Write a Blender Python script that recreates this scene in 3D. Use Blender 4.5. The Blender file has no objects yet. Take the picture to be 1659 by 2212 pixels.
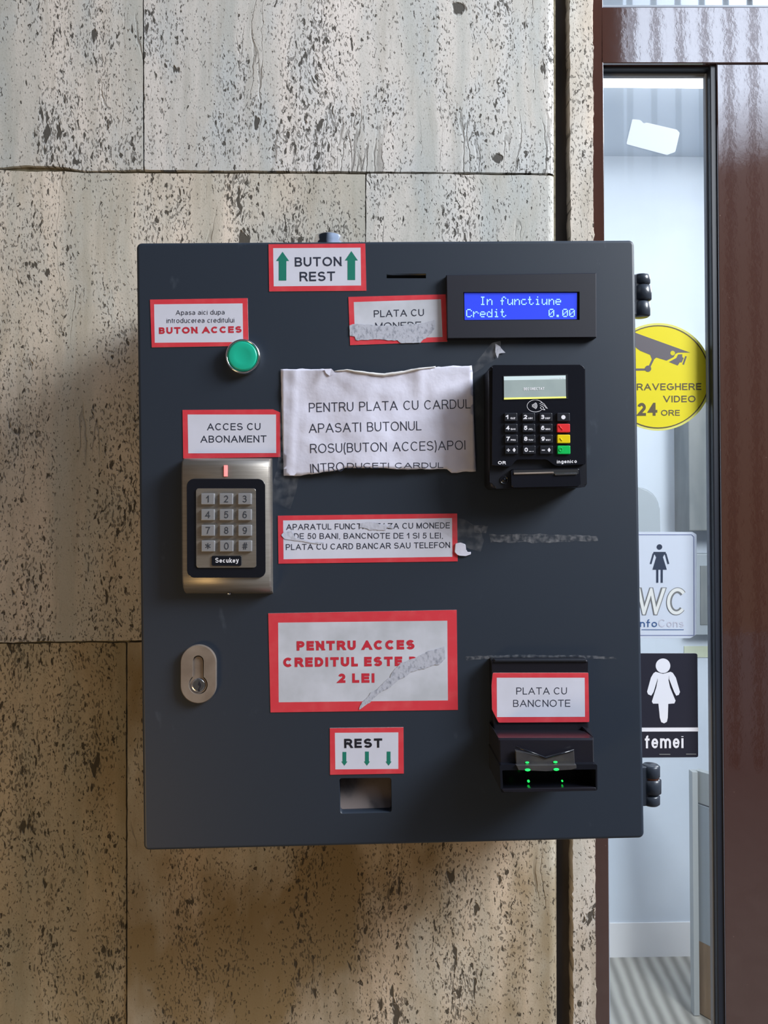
import bpy, bmesh, math, random
from math import sin, cos, pi, radians
from mathutils import Vector as V, Matrix, noise, Euler
from mathutils.geometry import delaunay_2d_cdt
random.seed(7)
S = bpy.context.scene
C = S.collection

# ------------------------------------------------------------------ camera
F, CX, CY = 1600.0, 829.5, 1106.0
EYE = V((0, 0, 1.33))
yw, pt, rl = radians(1.233), radians(0.860), radians(-0.121)
fwd = V((sin(yw)*cos(pt), cos(yw)*cos(pt), sin(pt)))
right0 = V((cos(yw), -sin(yw), 0)); up0 = right0.cross(fwd)
rgt = cos(rl)*right0 + sin(rl)*up0; upv = -sin(rl)*right0 + cos(rl)*up0
cam = bpy.data.cameras.new('camera'); co = bpy.data.objects.new('camera', cam); C.objects.link(co)
cam.sensor_fit = 'VERTICAL'; cam.sensor_height = 36; cam.lens = 36*F/2212; cam.clip_start = 0.02
cam.sensor_width = 27
mw = Matrix((rgt, upv, -fwd)).transposed().to_4x4(); mw.translation = EYE
co.matrix_world = mw
S.camera = co
S.view_settings.view_transform = 'Standard'; S.view_settings.look = 'None'
S.view_settings.gamma = 1; S.view_settings.use_curve_mapping = False
S.view_settings.exposure = 0.0

def ray(px, py):
    return rgt*((px-CX)/F) - upv*((py-CY)/F) + fwd
def wp(px, py, Y):
    d = ray(px, py); return EYE + d*(Y/d.y)
# the cabinet hangs slightly tilted on the wall: its own frame
a, b, c = 0.0019486, 0.0085749, -0.0124284
BR = Matrix.Rotation(a, 3, 'Z') @ Matrix.Rotation(b, 3, 'X') @ Matrix.Rotation(c, 3, 'Y')
BO = EYE + V((0.0192766, 0.6068264, -0.0155744))
BM = BR.to_4x4(); BM.translation = BO
BX, BN, BZ = BR @ V((1, 0, 0)), BR @ V((0, -1, 0)), BR @ V((0, 0, 1))   # BN points to the viewer
BW, BH = 0.41, 0.49464
def bp(px, py, d=0.0):
    r = ray(px, py); o = BO + BN*d
    return EYE + r*((o-EYE).dot(BN)/r.dot(BN))
def bl(x, z, d=0.0):
    return BO + BX*x + BZ*z + BN*d
BD = 0.1548          # cabinet depth
WY = BO.y + 0.156   # face of the stone wall

# ------------------------------------------------------------------ materials
MATS = {}
def hexc(r, g, b):
    f = lambda v: (v/255/12.92) if v/255 <= .04045 else ((v/255+.055)/1.055)**2.4
    return (f(r), f(g), f(b), 1)
def mat(name, col, rough=.5, metal=0, spec=.5, emit=None, es=0, coat=0, bump=None, var=None, trans=0, alpha=1):
    m = bpy.data.materials.new(name); m.use_nodes = True; nt = m.node_tree; p = nt.nodes['Principled BSDF']
    p.inputs['Base Color'].default_value = col; p.inputs['Roughness'].default_value = rough
    p.inputs['Metallic'].default_value = metal; p.inputs['Specular IOR Level'].default_value = spec
    p.inputs['Coat Weight'].default_value = coat; p.inputs['Coat Roughness'].default_value = .08
    if trans: p.inputs['Transmission Weight'].default_value = trans
    if emit: p.inputs['Emission Color'].default_value = emit; p.inputs['Emission Strength'].default_value = es
    N, L = nt.nodes, nt.links
    tc = N.new('ShaderNodeTexCoord')
    if var:   # (scale xyz, amount, second colour)
        mp = N.new('ShaderNodeMapping'); mp.inputs['Scale'].default_value = var[0]
        n = N.new('ShaderNodeTexNoise'); n.inputs['Scale'].default_value = 1; n.inputs['Detail'].default_value = 5
        L.new(tc.outputs['Object'], mp.inputs[0]); L.new(mp.outputs[0], n.inputs[0])
        r = N.new('ShaderNodeMapRange'); r.inputs[1].default_value = var[3] if len(var) > 3 else .35; r.inputs[2].default_value = var[4] if len(var) > 4 else .65
        r.inputs[3].default_value = 0; r.inputs[4].default_value = var[1]
        L.new(n.outputs[0], r.inputs[0])
        x = N.new('ShaderNodeMix'); x.data_type = 'RGBA'; x.inputs[6].default_value = col; x.inputs[7].default_value = var[2]
        L.new(r.outputs[0], x.inputs[0]); L.new(x.outputs[2], p.inputs['Base Color'])
    if bump:  # (scale xyz, strength, distance)
        mp = N.new('ShaderNodeMapping'); mp.inputs['Scale'].default_value = bump[0]
        n = N.new('ShaderNodeTexNoise'); n.inputs['Scale'].default_value = 1; n.inputs['Detail'].default_value = 3
        L.new(tc.outputs['Object'], mp.inputs[0]); L.new(mp.outputs[0], n.inputs[0])
        bn = N.new('ShaderNodeBump'); bn.inputs['Strength'].default_value = bump[1]; bn.inputs['Distance'].default_value = bump[2]
        L.new(n.outputs[0], bn.inputs['Height']); L.new(bn.outputs[0], p.inputs['Normal'])
    MATS[name] = m
    return m

coat_c = hexc(38, 47, 60)
mat('cabinet_paint', coat_c, .47, spec=.55, bump=((900,)*3, .05, .0003), var=((60, 60, 25), .5, hexc(100, 110, 122), .68, .85))
mat('hinge_paint', hexc(50, 56, 66), .28, bump=((300,)*3, .15, .001))
mat('hole_dark', hexc(14, 15, 20), .7)
mat('print_red', hexc(214, 60, 72), .42, var=((90,)*3, .5, hexc(224, 96, 100), .45, .8))
mat('print_white', hexc(214, 216, 232), .4, var=((30,)*3, .5, hexc(198, 200, 212)))
mat('print_white_dirty', hexc(206, 209, 221), .45, var=((35,)*3, .8, hexc(180, 184, 192)))
mat('torn_paper', hexc(182, 185, 198), .9, var=((500, 500, 300), 1, hexc(134, 138, 152), .5, .72), bump=((500,)*3, .35, .0005))
mat('torn_paper_soft', hexc(196, 198, 212), .9, var=((300, 300, 200), .7, hexc(160, 163, 176), .5, .7), bump=((400,)*3, .5, .0005))
mat('notice_paper', hexc(218, 218, 236), .75, var=((45,)*3, .5, hexc(196, 196, 214), .5, .75), bump=((90, 90, 90), .35, .0015))
mat('paper_edge', hexc(222, 220, 220), .8)
mat('ink_dark', hexc(42, 48, 66), .5)
mat('ink_black', hexc(24, 26, 38), .5)
mat('ink_red', hexc(196, 44, 62), .5)
mat('ink_green', hexc(24, 122, 104), .5)
mat('black_plastic', hexc(26, 28, 36), .35)
mat('black_plastic_matte', hexc(27, 28, 40), .5)
mat('black_gloss', hexc(22, 24, 32), .14, coat=.3, bump=((120,)*3, .05, .001))
mat('snout_plastic', hexc(30, 29, 36), .22, bump=((150,)*3, .06, .001))
mat('smoky_lens', hexc(60, 59, 62), .25, var=((80,)*3, .5, hexc(84, 82, 78)))
mat('steel_brushed', hexc(164, 157, 149), .42, metal=.75, bump=((60, 60, 1600), .12, .0004), var=((40, 40, 700), .5, hexc(140, 134, 126)))
mat('steel_key', hexc(176, 177, 182), .35, metal=.55, bump=((300,)*3, .05, .0003))
mat('steel_shiny', hexc(215, 215, 215), .16, metal=1)
mat('chrome', hexc(225, 225, 225), .1, metal=1)
mat('steel_dull', hexc(160, 148, 138), .5, metal=.5, bump=((200,)*3, .1, .0005), var=((50,)*3, .6, hexc(118, 104, 94)))
mat('tray_metal', hexc(128, 116, 112), .6, metal=.3, var=((60, 60, 60), 1, hexc(84, 80, 80), .5, .75))
mat('button_green', hexc(30, 168, 138), .3, emit=hexc(20, 170, 140), es=.12)
mat('led_red', hexc(255, 120, 120), .4, emit=hexc(255, 120, 118), es=1.3)
mat('led_green', hexc(30, 220, 90), .4, emit=hexc(30, 255, 90), es=1.7)
mat('lcd_blue', hexc(40, 60, 200), .3, emit=hexc(48, 66, 205), es=.72)
mat('lcd_dot', hexc(150, 200, 230), .4, emit=hexc(158, 208, 240), es=.85)
mat('screen_grey', hexc(140, 152, 152), .3, emit=hexc(140, 154, 154), es=.45, var=((90,)*3, .4, hexc(116, 128, 132)))
mat('screen_bar', hexc(180, 196, 200), .3, emit=hexc(176, 192, 196), es=.6)
mat('screen_yellow', hexc(225, 235, 110), .3, emit=hexc(226, 236, 110), es=.9)
mat('white_mark', hexc(236, 236, 244), .5)
mat('key_red', hexc(228, 52, 56), .3)
mat('key_yellow', hexc(234, 208, 20), .3)
mat('key_green', hexc(16, 190, 90), .3)
mat('sign_yellow', hexc(252, 238, 56), .35)
mat('sign_pale_yellow', hexc(244, 240, 140), .35)
mat('sign_brown_ink', hexc(82, 70, 44), .5)
mat('sign_grey_ink', hexc(88, 82, 88), .5)
mat('sheet_white', hexc(232, 238, 248), .4)
mat('sheet_line', hexc(120, 130, 170), .5)
mat('figure_blue', hexc(44, 56, 78), .5)
mat('ink_key', hexc(58, 62, 70), .4)
mat('outline_grey', hexc(120, 122, 124), .5)
mat('letter_cream', hexc(226, 228, 226), .5)
mat('text_blue', hexc(60, 92, 140), .5)
mat('text_pale', hexc(196, 196, 210), .5)
mat('sign_black', hexc(42, 42, 54), .35)
mat('frame_brown', hexc(68, 38, 29), .05, spec=1, coat=1, bump=((150, 150, 110), .028, .0012), var=((260, 260, 260), .6, hexc(130, 104, 94), .72, .78))
mat('frame_grey', hexc(120, 116, 124), .35, bump=((60,)*3, .1, .001))
mat('bead_grey', hexc(150, 158, 170), .4)
mat('gasket', hexc(34, 38, 48), .4)
mat('groove_dark', hexc(88, 82, 80), .9, var=((40, 40, 8), .7, hexc(34, 30, 28)))
mat('mortar', hexc(138, 130, 108), .95, var=((120,)*3, .8, hexc(88, 80, 62)), bump=((400,)*3, .6, .001))
mat('room_white', hexc(206, 214, 224), .7, var=((3, 3, 3), .5, hexc(190, 200, 212)))
mat('tape_yellow', hexc(200, 206, 180), .6)
mat('room_tile', hexc(228, 226, 226), .5)
mat('room_grey', hexc(104, 110, 112), .6, var=((12, 12, 4), .5, hexc(150, 152, 150)))
mat('panel_grey', hexc(156, 164, 170), .4)
mat('panel_edge', hexc(168, 172, 172), .5)
mat('wood_brown', hexc(150, 124, 98), .5, var=((60, 60, 6), .7, hexc(120, 98, 78)))
mat('pavement', hexc(96, 90, 84), .85, var=((20,)*3, .6, hexc(120, 112, 104)))
mat('bar_dark', hexc(40, 42, 52), .5)
mat('copper', hexc(200, 130, 100), .35, metal=1)
mat('glow_white', (1, 1, 1, 1), .5, emit=(1, 1, 1, 1), es=6)

MATS['frame_brown'].node_tree.nodes['Principled BSDF'].inputs['IOR'].default_value = 1.9
def glass_mat(name, tint, gloss_r=.02, refl=.5, haze=None):
    m = bpy.data.materials.new(name); m.use_nodes = True; nt = m.node_tree; N, L = nt.nodes, nt.links
    N.remove(N['Principled BSDF']); out = N['Material Output']
    t = N.new('ShaderNodeBsdfTransparent'); t.inputs[0].default_value = tint
    g = N.new('ShaderNodeBsdfGlossy'); g.inputs['Roughness'].default_value = gloss_r
    if gloss_r > .1: fr = N.new('ShaderNodeValue'); fr.outputs[0].default_value = .05
    else: fr = N.new('ShaderNodeFresnel'); fr.inputs[0].default_value = 1.5
    mx = N.new('ShaderNodeMixShader'); L.new(fr.outputs[0], mx.inputs[0]); L.new(t.outputs[0], mx.inputs[1]); L.new(g.outputs[0], mx.inputs[2])
    last = mx
    if haze:   # thin diffuse film: (amount, colour, noise scale)
        d = N.new('ShaderNodeBsdfDiffuse'); d.inputs[0].default_value = haze[1]
        mx2 = N.new('ShaderNodeMixShader'); tc = N.new('ShaderNodeTexCoord'); n = N.new('ShaderNodeTexNoise'); n.inputs['Scale'].default_value = haze[2]; n.inputs['Detail'].default_value = 4
        r = N.new('ShaderNodeMapRange'); r.inputs[1].default_value = .4; r.inputs[2].default_value = .75; r.inputs[3].default_value = haze[0]*(.0 if gloss_r > .1 else .4); r.inputs[4].default_value = haze[0]
        L.new(tc.outputs['Object'], n.inputs[0]); L.new(n.outputs[0], r.inputs[0]); L.new(r.outputs[0], mx2.inputs[0])
        L.new(mx.outputs[0], mx2.inputs[1]); L.new(d.outputs[0], mx2.inputs[2]); last = mx2
    L.new(last.outputs[0], out.inputs[0]); MATS[name] = m
glass_mat('pane_glass', (.93, .96, .97, 1), haze=(.10, (.85, .9, .95, 1), 9))
glass_mat('tape_clear', (.99, .99, .99, 1), .2, haze=(.10, (.7, .7, .72, 1), 150))
glass_mat('tape_residue', (.98, .98, .98, 1), .4, haze=(.30, (.5, .5, .53, 1), 260))
glass_mat('lens_clear', (.75, .77, .75, 1), .1, haze=(.25, (.45, .43, .4, 1), 60))

def sheet_mat(name, col, tr):
    m = MATS[name]; nt = m.node_tree; N, L = nt.nodes, nt.links
    t = N.new('ShaderNodeBsdfTranslucent'); t.inputs[0].default_value = col
    mx = N.new('ShaderNodeMixShader'); mx.inputs[0].default_value = tr
    L.new(N['Principled BSDF'].outputs[0], mx.inputs[1]); L.new(t.outputs[0], mx.inputs[2]); L.new(mx.outputs[0], N['Material Output'].inputs[0])
for n_ in ('sheet_white', 'sign_yellow', 'sign_pale_yellow'): sheet_mat(n_, MATS[n_].node_tree.nodes['Principled BSDF'].inputs['Base Color'].default_value, .35)

def travertine():
    m = bpy.data.materials.new('travertine'); m.use_nodes = True; nt = m.node_tree; N, L = nt.nodes, nt.links
    p = N['Principled BSDF']; p.inputs['Roughness'].default_value = .72; p.inputs['Specular IOR Level'].default_value = .3
    tc = N.new('ShaderNodeTexCoord'); at = N.new('ShaderNodeAttribute'); at.attribute_name = 'slab'
    def vm(op, a_, b_):
        n = N.new('ShaderNodeVectorMath'); n.operation = op
        for i, q in enumerate((a_, b_)):
            if isinstance(q, tuple): n.inputs[i].default_value = q
            else: L.new(q, n.inputs[i])
        return n.outputs[0]
    def mm(op, a_, b_=0.0, cl=False):
        n = N.new('ShaderNodeMath'); n.operation = op; n.use_clamp = cl
        for i, q in enumerate((a_, b_)):
            if isinstance(q, (int, float)): n.inputs[i].default_value = q
            else: L.new(q, n.inputs[i])
        return n.outputs[0]
    def nz(vec, det=2, rough=.5, sc=1):
        n = N.new('ShaderNodeTexNoise'); n.inputs['Scale'].default_value = sc; n.inputs['Detail'].default_value = det; n.inputs['Roughness'].default_value = rough
        L.new(vec, n.inputs[0]); return n
    def rng(v, a0, a1, b0=0., b1=1.):
        n = N.new('ShaderNodeMapRange'); n.inputs[1].default_value = a0; n.inputs[2].default_value = a1; n.inputs[3].default_value = b0; n.inputs[4].default_value = b1
        L.new(v, n.inputs[0]); return n.outputs[0]
    def mix(f, A, B, bt='MIX'):
        n = N.new('ShaderNodeMix'); n.data_type = 'RGBA'; n.blend_type = bt
        for i, q in ((0, f), (6, A), (7, B)):
            if isinstance(q, (int, float, tuple)): n.inputs[i].default_value = q
            else: L.new(q, n.inputs[i])
        return n.outputs[2]
    base = vm('ADD', tc.outputs['Object'], vm('MULTIPLY', at.outputs['Vector'], (3.7, 0, 5.3)))
    w1 = nz(vm('MULTIPLY', base, (9, 9, 7)), 3)
    warp = vm('MULTIPLY', vm('SUBTRACT', w1.outputs['Color'], (.5, .5, .5)), (.030, 0, .02))
    q = vm('ADD', base, warp)
    w2 = nz(vm('MULTIPLY', base, (120, 1, 90)), 2)
    q2 = vm('ADD', q, vm('MULTIPLY', vm('SUBTRACT', w2.outputs['Color'], (.5, .5, .5)), (.0045, 0, .0045)))
    band = nz(vm('MULTIPLY', q, (26, 1, 2.0)), 3, .6).outputs[0]       # vertical bedding of the stone
    clus = nz(vm('MULTIPLY', q, (30, 1, 14)), 3, .55).outputs[0]
    fine = nz(vm('MULTIPLY', q, (90, 1, 9)), 4, .6).outputs[0]
    # colours
    c = mix(rng(band, .36, .64), hexc(184, 182, 174), hexc(222, 212, 202))
    c = mix(rng(clus, .45, .72, 0, .55), c, hexc(192, 197, 198))
    c = mix(rng(fine, .5, .72, 0, .42), c, hexc(160, 152, 138))
    grain = nz(vm('MULTIPLY', base, (700, 1, 500)), 2, .6).outputs[0]
    c = mix(rng(grain, .52, .7, 0, .28), c, hexc(132, 128, 118))
    tint = N.new('ShaderNodeAttribute'); tint.attribute_name = 'tint'
    c = mix(1., c, tint.outputs['Color'], 'MULTIPLY')
    # brown age stains grow with the second attribute's alpha-like channel
    st = N.new('ShaderNodeAttribute'); st.attribute_name = 'stain'
    sn = nz(vm('MULTIPLY', q, (7, 1, 4)), 4, .6).outputs[0]
    c = mix(mm('MULTIPLY', rng(sn, .44, .62), st.outputs['Fac'], True), c, hexc(132, 108, 66))
    # pits of three sizes
    dens = mm('ADD', mm('MULTIPLY', mm('SUBTRACT', band, .5), -.34), mm('MULTIPLY', mm('SUBTRACT', clus, .5), -.30))
    def pits(sx, sz, thr, soft, det=1.5):
        n = nz(vm('MULTIPLY', q2, (sx, 1, sz)), det, .5).outputs[0]
        v = mm('SUBTRACT', n, mm('ADD', dens, thr))
        return rng(v, 0, soft)
    pA = pits(560, 240, .61, .05)
    pB = pits(300, 115, .657, .035, 2.0)
    pC = pits(115, 36, .70, .03, 2.5)
    ck = nz(vm('MULTIPLY', q2, (42, 1, 4.2)), 2).outputs[0]
    ckm = nz(vm('MULTIPLY', base, (16, 1, 7)), 2).outputs[0]
    crack = mm('MULTIPLY', rng(mm('ABSOLUTE', mm('SUBTRACT', ck, .5)), .014, .004), rng(ckm, .58, .64))
    pit = mm('MAXIMUM', mm('MAXIMUM', mm('MULTIPLY', pA, .66), pB), mm('MAXIMUM', pC, mm('MULTIPLY', crack, .4)))
    # the two large broken holes of the upper slab
    for hx, hz, hr in HOLES:
        sp = N.new('ShaderNodeVectorMath'); sp.operation = 'DISTANCE'
        qq = vm('ADD', tc.outputs['Object'], vm('MULTIPLY', vm('SUBTRACT', w2.outputs['Color'], (.5, .5, .5)), (.014, 0, .014)))
        L.new(vm('MULTIPLY', qq, (1.15, 0, 1)), sp.inputs[0]); sp.inputs[1].default_value = (hx*1.15, 0, hz)
        pit = mm('MAXIMUM', pit, rng(sp.outputs['Value'], hr, hr*.72))
    c = mix(mm('MULTIPLY', pit, .92), c, mix(1., hexc(60, 55, 48), tint.outputs['Color'], 'MULTIPLY'))
    L.new(c, p.inputs['Base Color'])
    h = mm('SUBTRACT', mm('ADD', mm('MULTIPLY', grain, .12), mm('MULTIPLY', fine, .15)), mm('MULTIPLY', pit, 1.0))
    bn = N.new('ShaderNodeBump'); bn.inputs['Strength'].default_value = .8; bn.inputs['Distance'].default_value = .0016
    L.new(h, bn.inputs['Height']); L.new(bn.outputs[0], p.inputs['Normal'])
    MATS['travertine'] = m
_h1, _h2 = wp(988, 20, WY), wp(1075, 343, WY)
HOLES = [(_h1.x, _h1.z, .0085), (_h2.x, _h2.z, .0065)]
travertine()

def floor_mat():
    m = mat('floor_reflection', hexc(150, 148, 142), .7)
    nt = m.node_tree; N, L = nt.nodes, nt.links; p = N['Principled BSDF']; tc = N.new('ShaderNodeTexCoord')
    mp = N.new('ShaderNodeMapping'); mp.inputs['Rotation'].default_value = (0, 0, radians(6))
    w = N.new('ShaderNodeTexWave'); w.inputs['Scale'].default_value = 8.5; w.inputs['Distortion'].default_value = 1.2; w.inputs['Detail'].default_value = 2  # stripes paint a reflection of blinds into the floor's colour
    r = N.new('ShaderNodeValToRGB'); r.color_ramp.elements[0].color = hexc(126, 122, 114); r.color_ramp.elements[1].color = hexc(176, 172, 162)
    L.new(tc.outputs['Object'], mp.inputs[0]); L.new(mp.outputs[0], w.inputs[0]); L.new(w.outputs[0], r.inputs[0]); L.new(r.outputs[0], p.inputs['Base Color'])
floor_mat()

# ------------------------------------------------------------------ mesh helpers
class MB:
    """collects geometry in world space, then links it as ONE mesh object"""
    def __init__(s): s.bm = bmesh.new(); s.mats = []; s.cur = 0
    def m(s, name):
        if name not in s.mats: s.mats.append(name)
        s.cur = s.mats.index(name); return s
    def face(s, pts):
        vs = [s.bm.verts.new(p) for p in pts]
        f = s.bm.faces.new(vs); f.material_index = s.cur; return f
    def prism(s, pts, vec, bevel=0, seg=3, side=None, allb=False, nob=None):
        """pts: front outline (world, any order); vec: from the front to the back"""
        pts = [V(p) for p in pts]
        n = sum(((pts[i].cross(pts[(i+1) % len(pts)])) for i in range(len(pts))), V())
        # newell normal about the centroid
        cen = sum(pts, V())/len(pts); n = V()
        for i in range(len(pts)): n += (pts[i]-cen).cross(pts[(i+1) % len(pts)]-cen)
        if n.dot(vec) > 0: pts.reverse()
        fr = [s.bm.verts.new(p) for p in pts]; bk = [s.bm.verts.new(p+vec) for p in pts]
        k = len(pts)
        ff = s.bm.faces.new(fr); ff.material_index = s.cur
        fb = s.bm.faces.new(bk[::-1]); fb.material_index = s.cur
        ci = s.cur
        if side: s.m(side)
        for i in range(k):
            j = (i+1) % k
            f = s.bm.faces.new((fr[j], fr[i], bk[i], bk[j])); f.material_index = s.cur; f.smooth = k > 12
        s.cur = ci
        if bevel:
            ed = [e for e in ff.edges if not (nob and nob(e))]
            if allb: ed = list({e for f in [ff, fb] for e in f.edges} | {e for v in fr for e in v.link_edges})
            bmesh.ops.bevel(s.bm, geom=ed, offset=bevel, segments=seg, profile=.5, affect='EDGES', clamp_overlap=True, material=-1)
        return s
    def tube(s, pts, r, n=10, cap=True):
        pts = [V(p) for p in pts]; rings = []
        ref = None
        for i, p in enumerate(pts):
            t = (pts[min(i+1, len(pts)-1)]-pts[max(i-1, 0)]).normalized()
            if ref is None: ref = V((0, 0, 1)).cross(t) if abs(t.z) < .9 else V((1, 0, 0)).cross(t)
            u = (ref - t*ref.dot(t)).normalized(); w = t.cross(u); ref = u
            rr = r[i] if isinstance(r, (list, tuple)) else r
            rings.append([s.bm.verts.new(p+u*cos(2*pi*k/n)*rr+w*sin(2*pi*k/n)*rr) for k in range(n)])
        for A, B in zip(rings, rings[1:]):
            for k in range(n):
                f = s.bm.faces.new((A[k], A[(k+1) % n], B[(k+1) % n], B[k])); f.material_index = s.cur; f.smooth = True
        if cap:
            f = s.bm.faces.new(rings[0][::-1]); f.material_index = s.cur
            f = s.bm.faces.new(rings[-1]); f.material_index = s.cur
        return s
    def lathe(s, o, axis, prof, n=40):
        """prof: (radius, height along the axis)"""
        ax = axis.normalized(); u = (V((0, 0, 1)) if abs(ax.z) < .9 else V((1, 0, 0))).cross(ax).normalized(); w = ax.cross(u)
        rings = []
        for r, h in prof:
            if r < 1e-7: rings.append([s.bm.verts.new(o+ax*h)])
            else: rings.append([s.bm.verts.new(o+ax*h+(u*cos(2*pi*k/n)+w*sin(2*pi*k/n))*r) for k in range(n)])
        for A, B in zip(rings, rings[1:]):
            for k in range(n):
                j = (k+1) % n
                if len(A) == 1 and len(B) == 1: continue
                if len(A) == 1: f = s.bm.faces.new((A[0], B[j], B[k])) if False else s.bm.faces.new((A[0], B[k], B[j]))
                elif len(B) == 1: f = s.bm.faces.new((A[k], A[j], B[0]))
                else: f = s.bm.faces.new((A[k], A[j], B[j], B[k]))
                f.material_index = s.cur; f.smooth = True
        return s
    def build(s, name, parent=None, default=None, smooth=False, world=False):
        if not s.mats: s.m(default)
        bmesh.ops.recalc_face_normals(s.bm, faces=s.bm.faces)
        me = bpy.data.meshes.new(name)
        if parent is None:
            vs = [v.co for v in s.bm.verts]
            o = V((sum(v.x for v in vs)/len(vs), sum(v.y for v in vs)/len(vs), min(v.z for v in vs)))
            M = Matrix.Identity(4) if world else Matrix.Translation(o)
        else: M = parent['_M'] if False else WORLD[parent.name]
        s.bm.transform(M.inverted()); s.bm.to_mesh(me); s.bm.free()
        for k in s.mats: me.materials.append(MATS[k])
        if smooth:
            for p in me.polygons: p.use_smooth = True
        ob = bpy.data.objects.new(name, me); C.objects.link(ob)
        if parent is None: ob.matrix_world = M
        else: ob.parent = parent
        WORLD[ob.name] = M
        return ob
WORLD = {}
def tag(o, label=None, cat=None, group=None, kind=None):
    if label: o['label'] = label
    if cat: o['category'] = cat
    if group: o['group'] = group
    if kind: o['kind'] = kind
    return o
def thing(name, label, cat, loc, group=None, boxframe=True, kind=None):
    o = bpy.data.objects.new(name, None); C.objects.link(o); o.empty_display_size = .01
    M = (BR.to_4x4() if boxframe else Matrix.Identity(4)); M = Matrix.Translation(loc) @ M
    o.matrix_world = M; WORLD[o.name] = M
    if kind: o['kind'] = kind
    else: tag(o, label, cat, group)
    return o
def carve(ob, cutters):
    for cu in cutters:
        md = ob.modifiers.new('cut', 'BOOLEAN'); md.operation = 'DIFFERENCE'; md.solver = 'EXACT'; md.object = cu
    bpy.context.view_layer.update()
    dg = bpy.context.evaluated_depsgraph_get()
    me = bpy.data.meshes.new_from_object(ob.evaluated_get(dg)); ob.modifiers.clear(); ob.data = me
def arc(cx, cy, rx, ry, a0, a1, n=None):
    n = n or max(4, int(abs(a1-a0)/9))
    return [(cx+rx*cos(radians(a0+(a1-a0)*i/n)), cy+ry*sin(radians(a0+(a1-a0)*i/n))) for i in range(n+1)]
def rquad(q, r, n=6):
    """rounded quad in pixels; q = TL, TR, BR, BL"""
    out = []; k = len(q)
    for i in range(k):
        p = V(q[i]); a_ = (V(q[i-1])-p); b_ = (V(q[(i+1) % k])-p)
        rr = r[i] if isinstance(r, (list, tuple)) else r
        if rr <= 0: out.append(tuple(p)); continue
        A = p+a_.normalized()*rr; B = p+b_.normalized()*rr
        for j in range(n+1):
            t = j/n
            out.append(tuple(A*(1-t)**2+p*2*t*(1-t)+B*t*t) if False else tuple(p + (A-p)*(1-sin(t*pi/2)) + (B-p)*(1-cos(t*pi/2))))
    return out
def rect(x0, y0, x1, y1): return [(x0, y0), (x1, y0), (x1, y1), (x0, y1)]
def circ(cx, cy, r, n=32, ry=None): return [(cx+r*cos(2*pi*i/n), cy+(ry or r)*sin(2*pi*i/n)) for i in range(n)]
def flip(pts): return [(x, -y) for x, y in pts]

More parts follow.
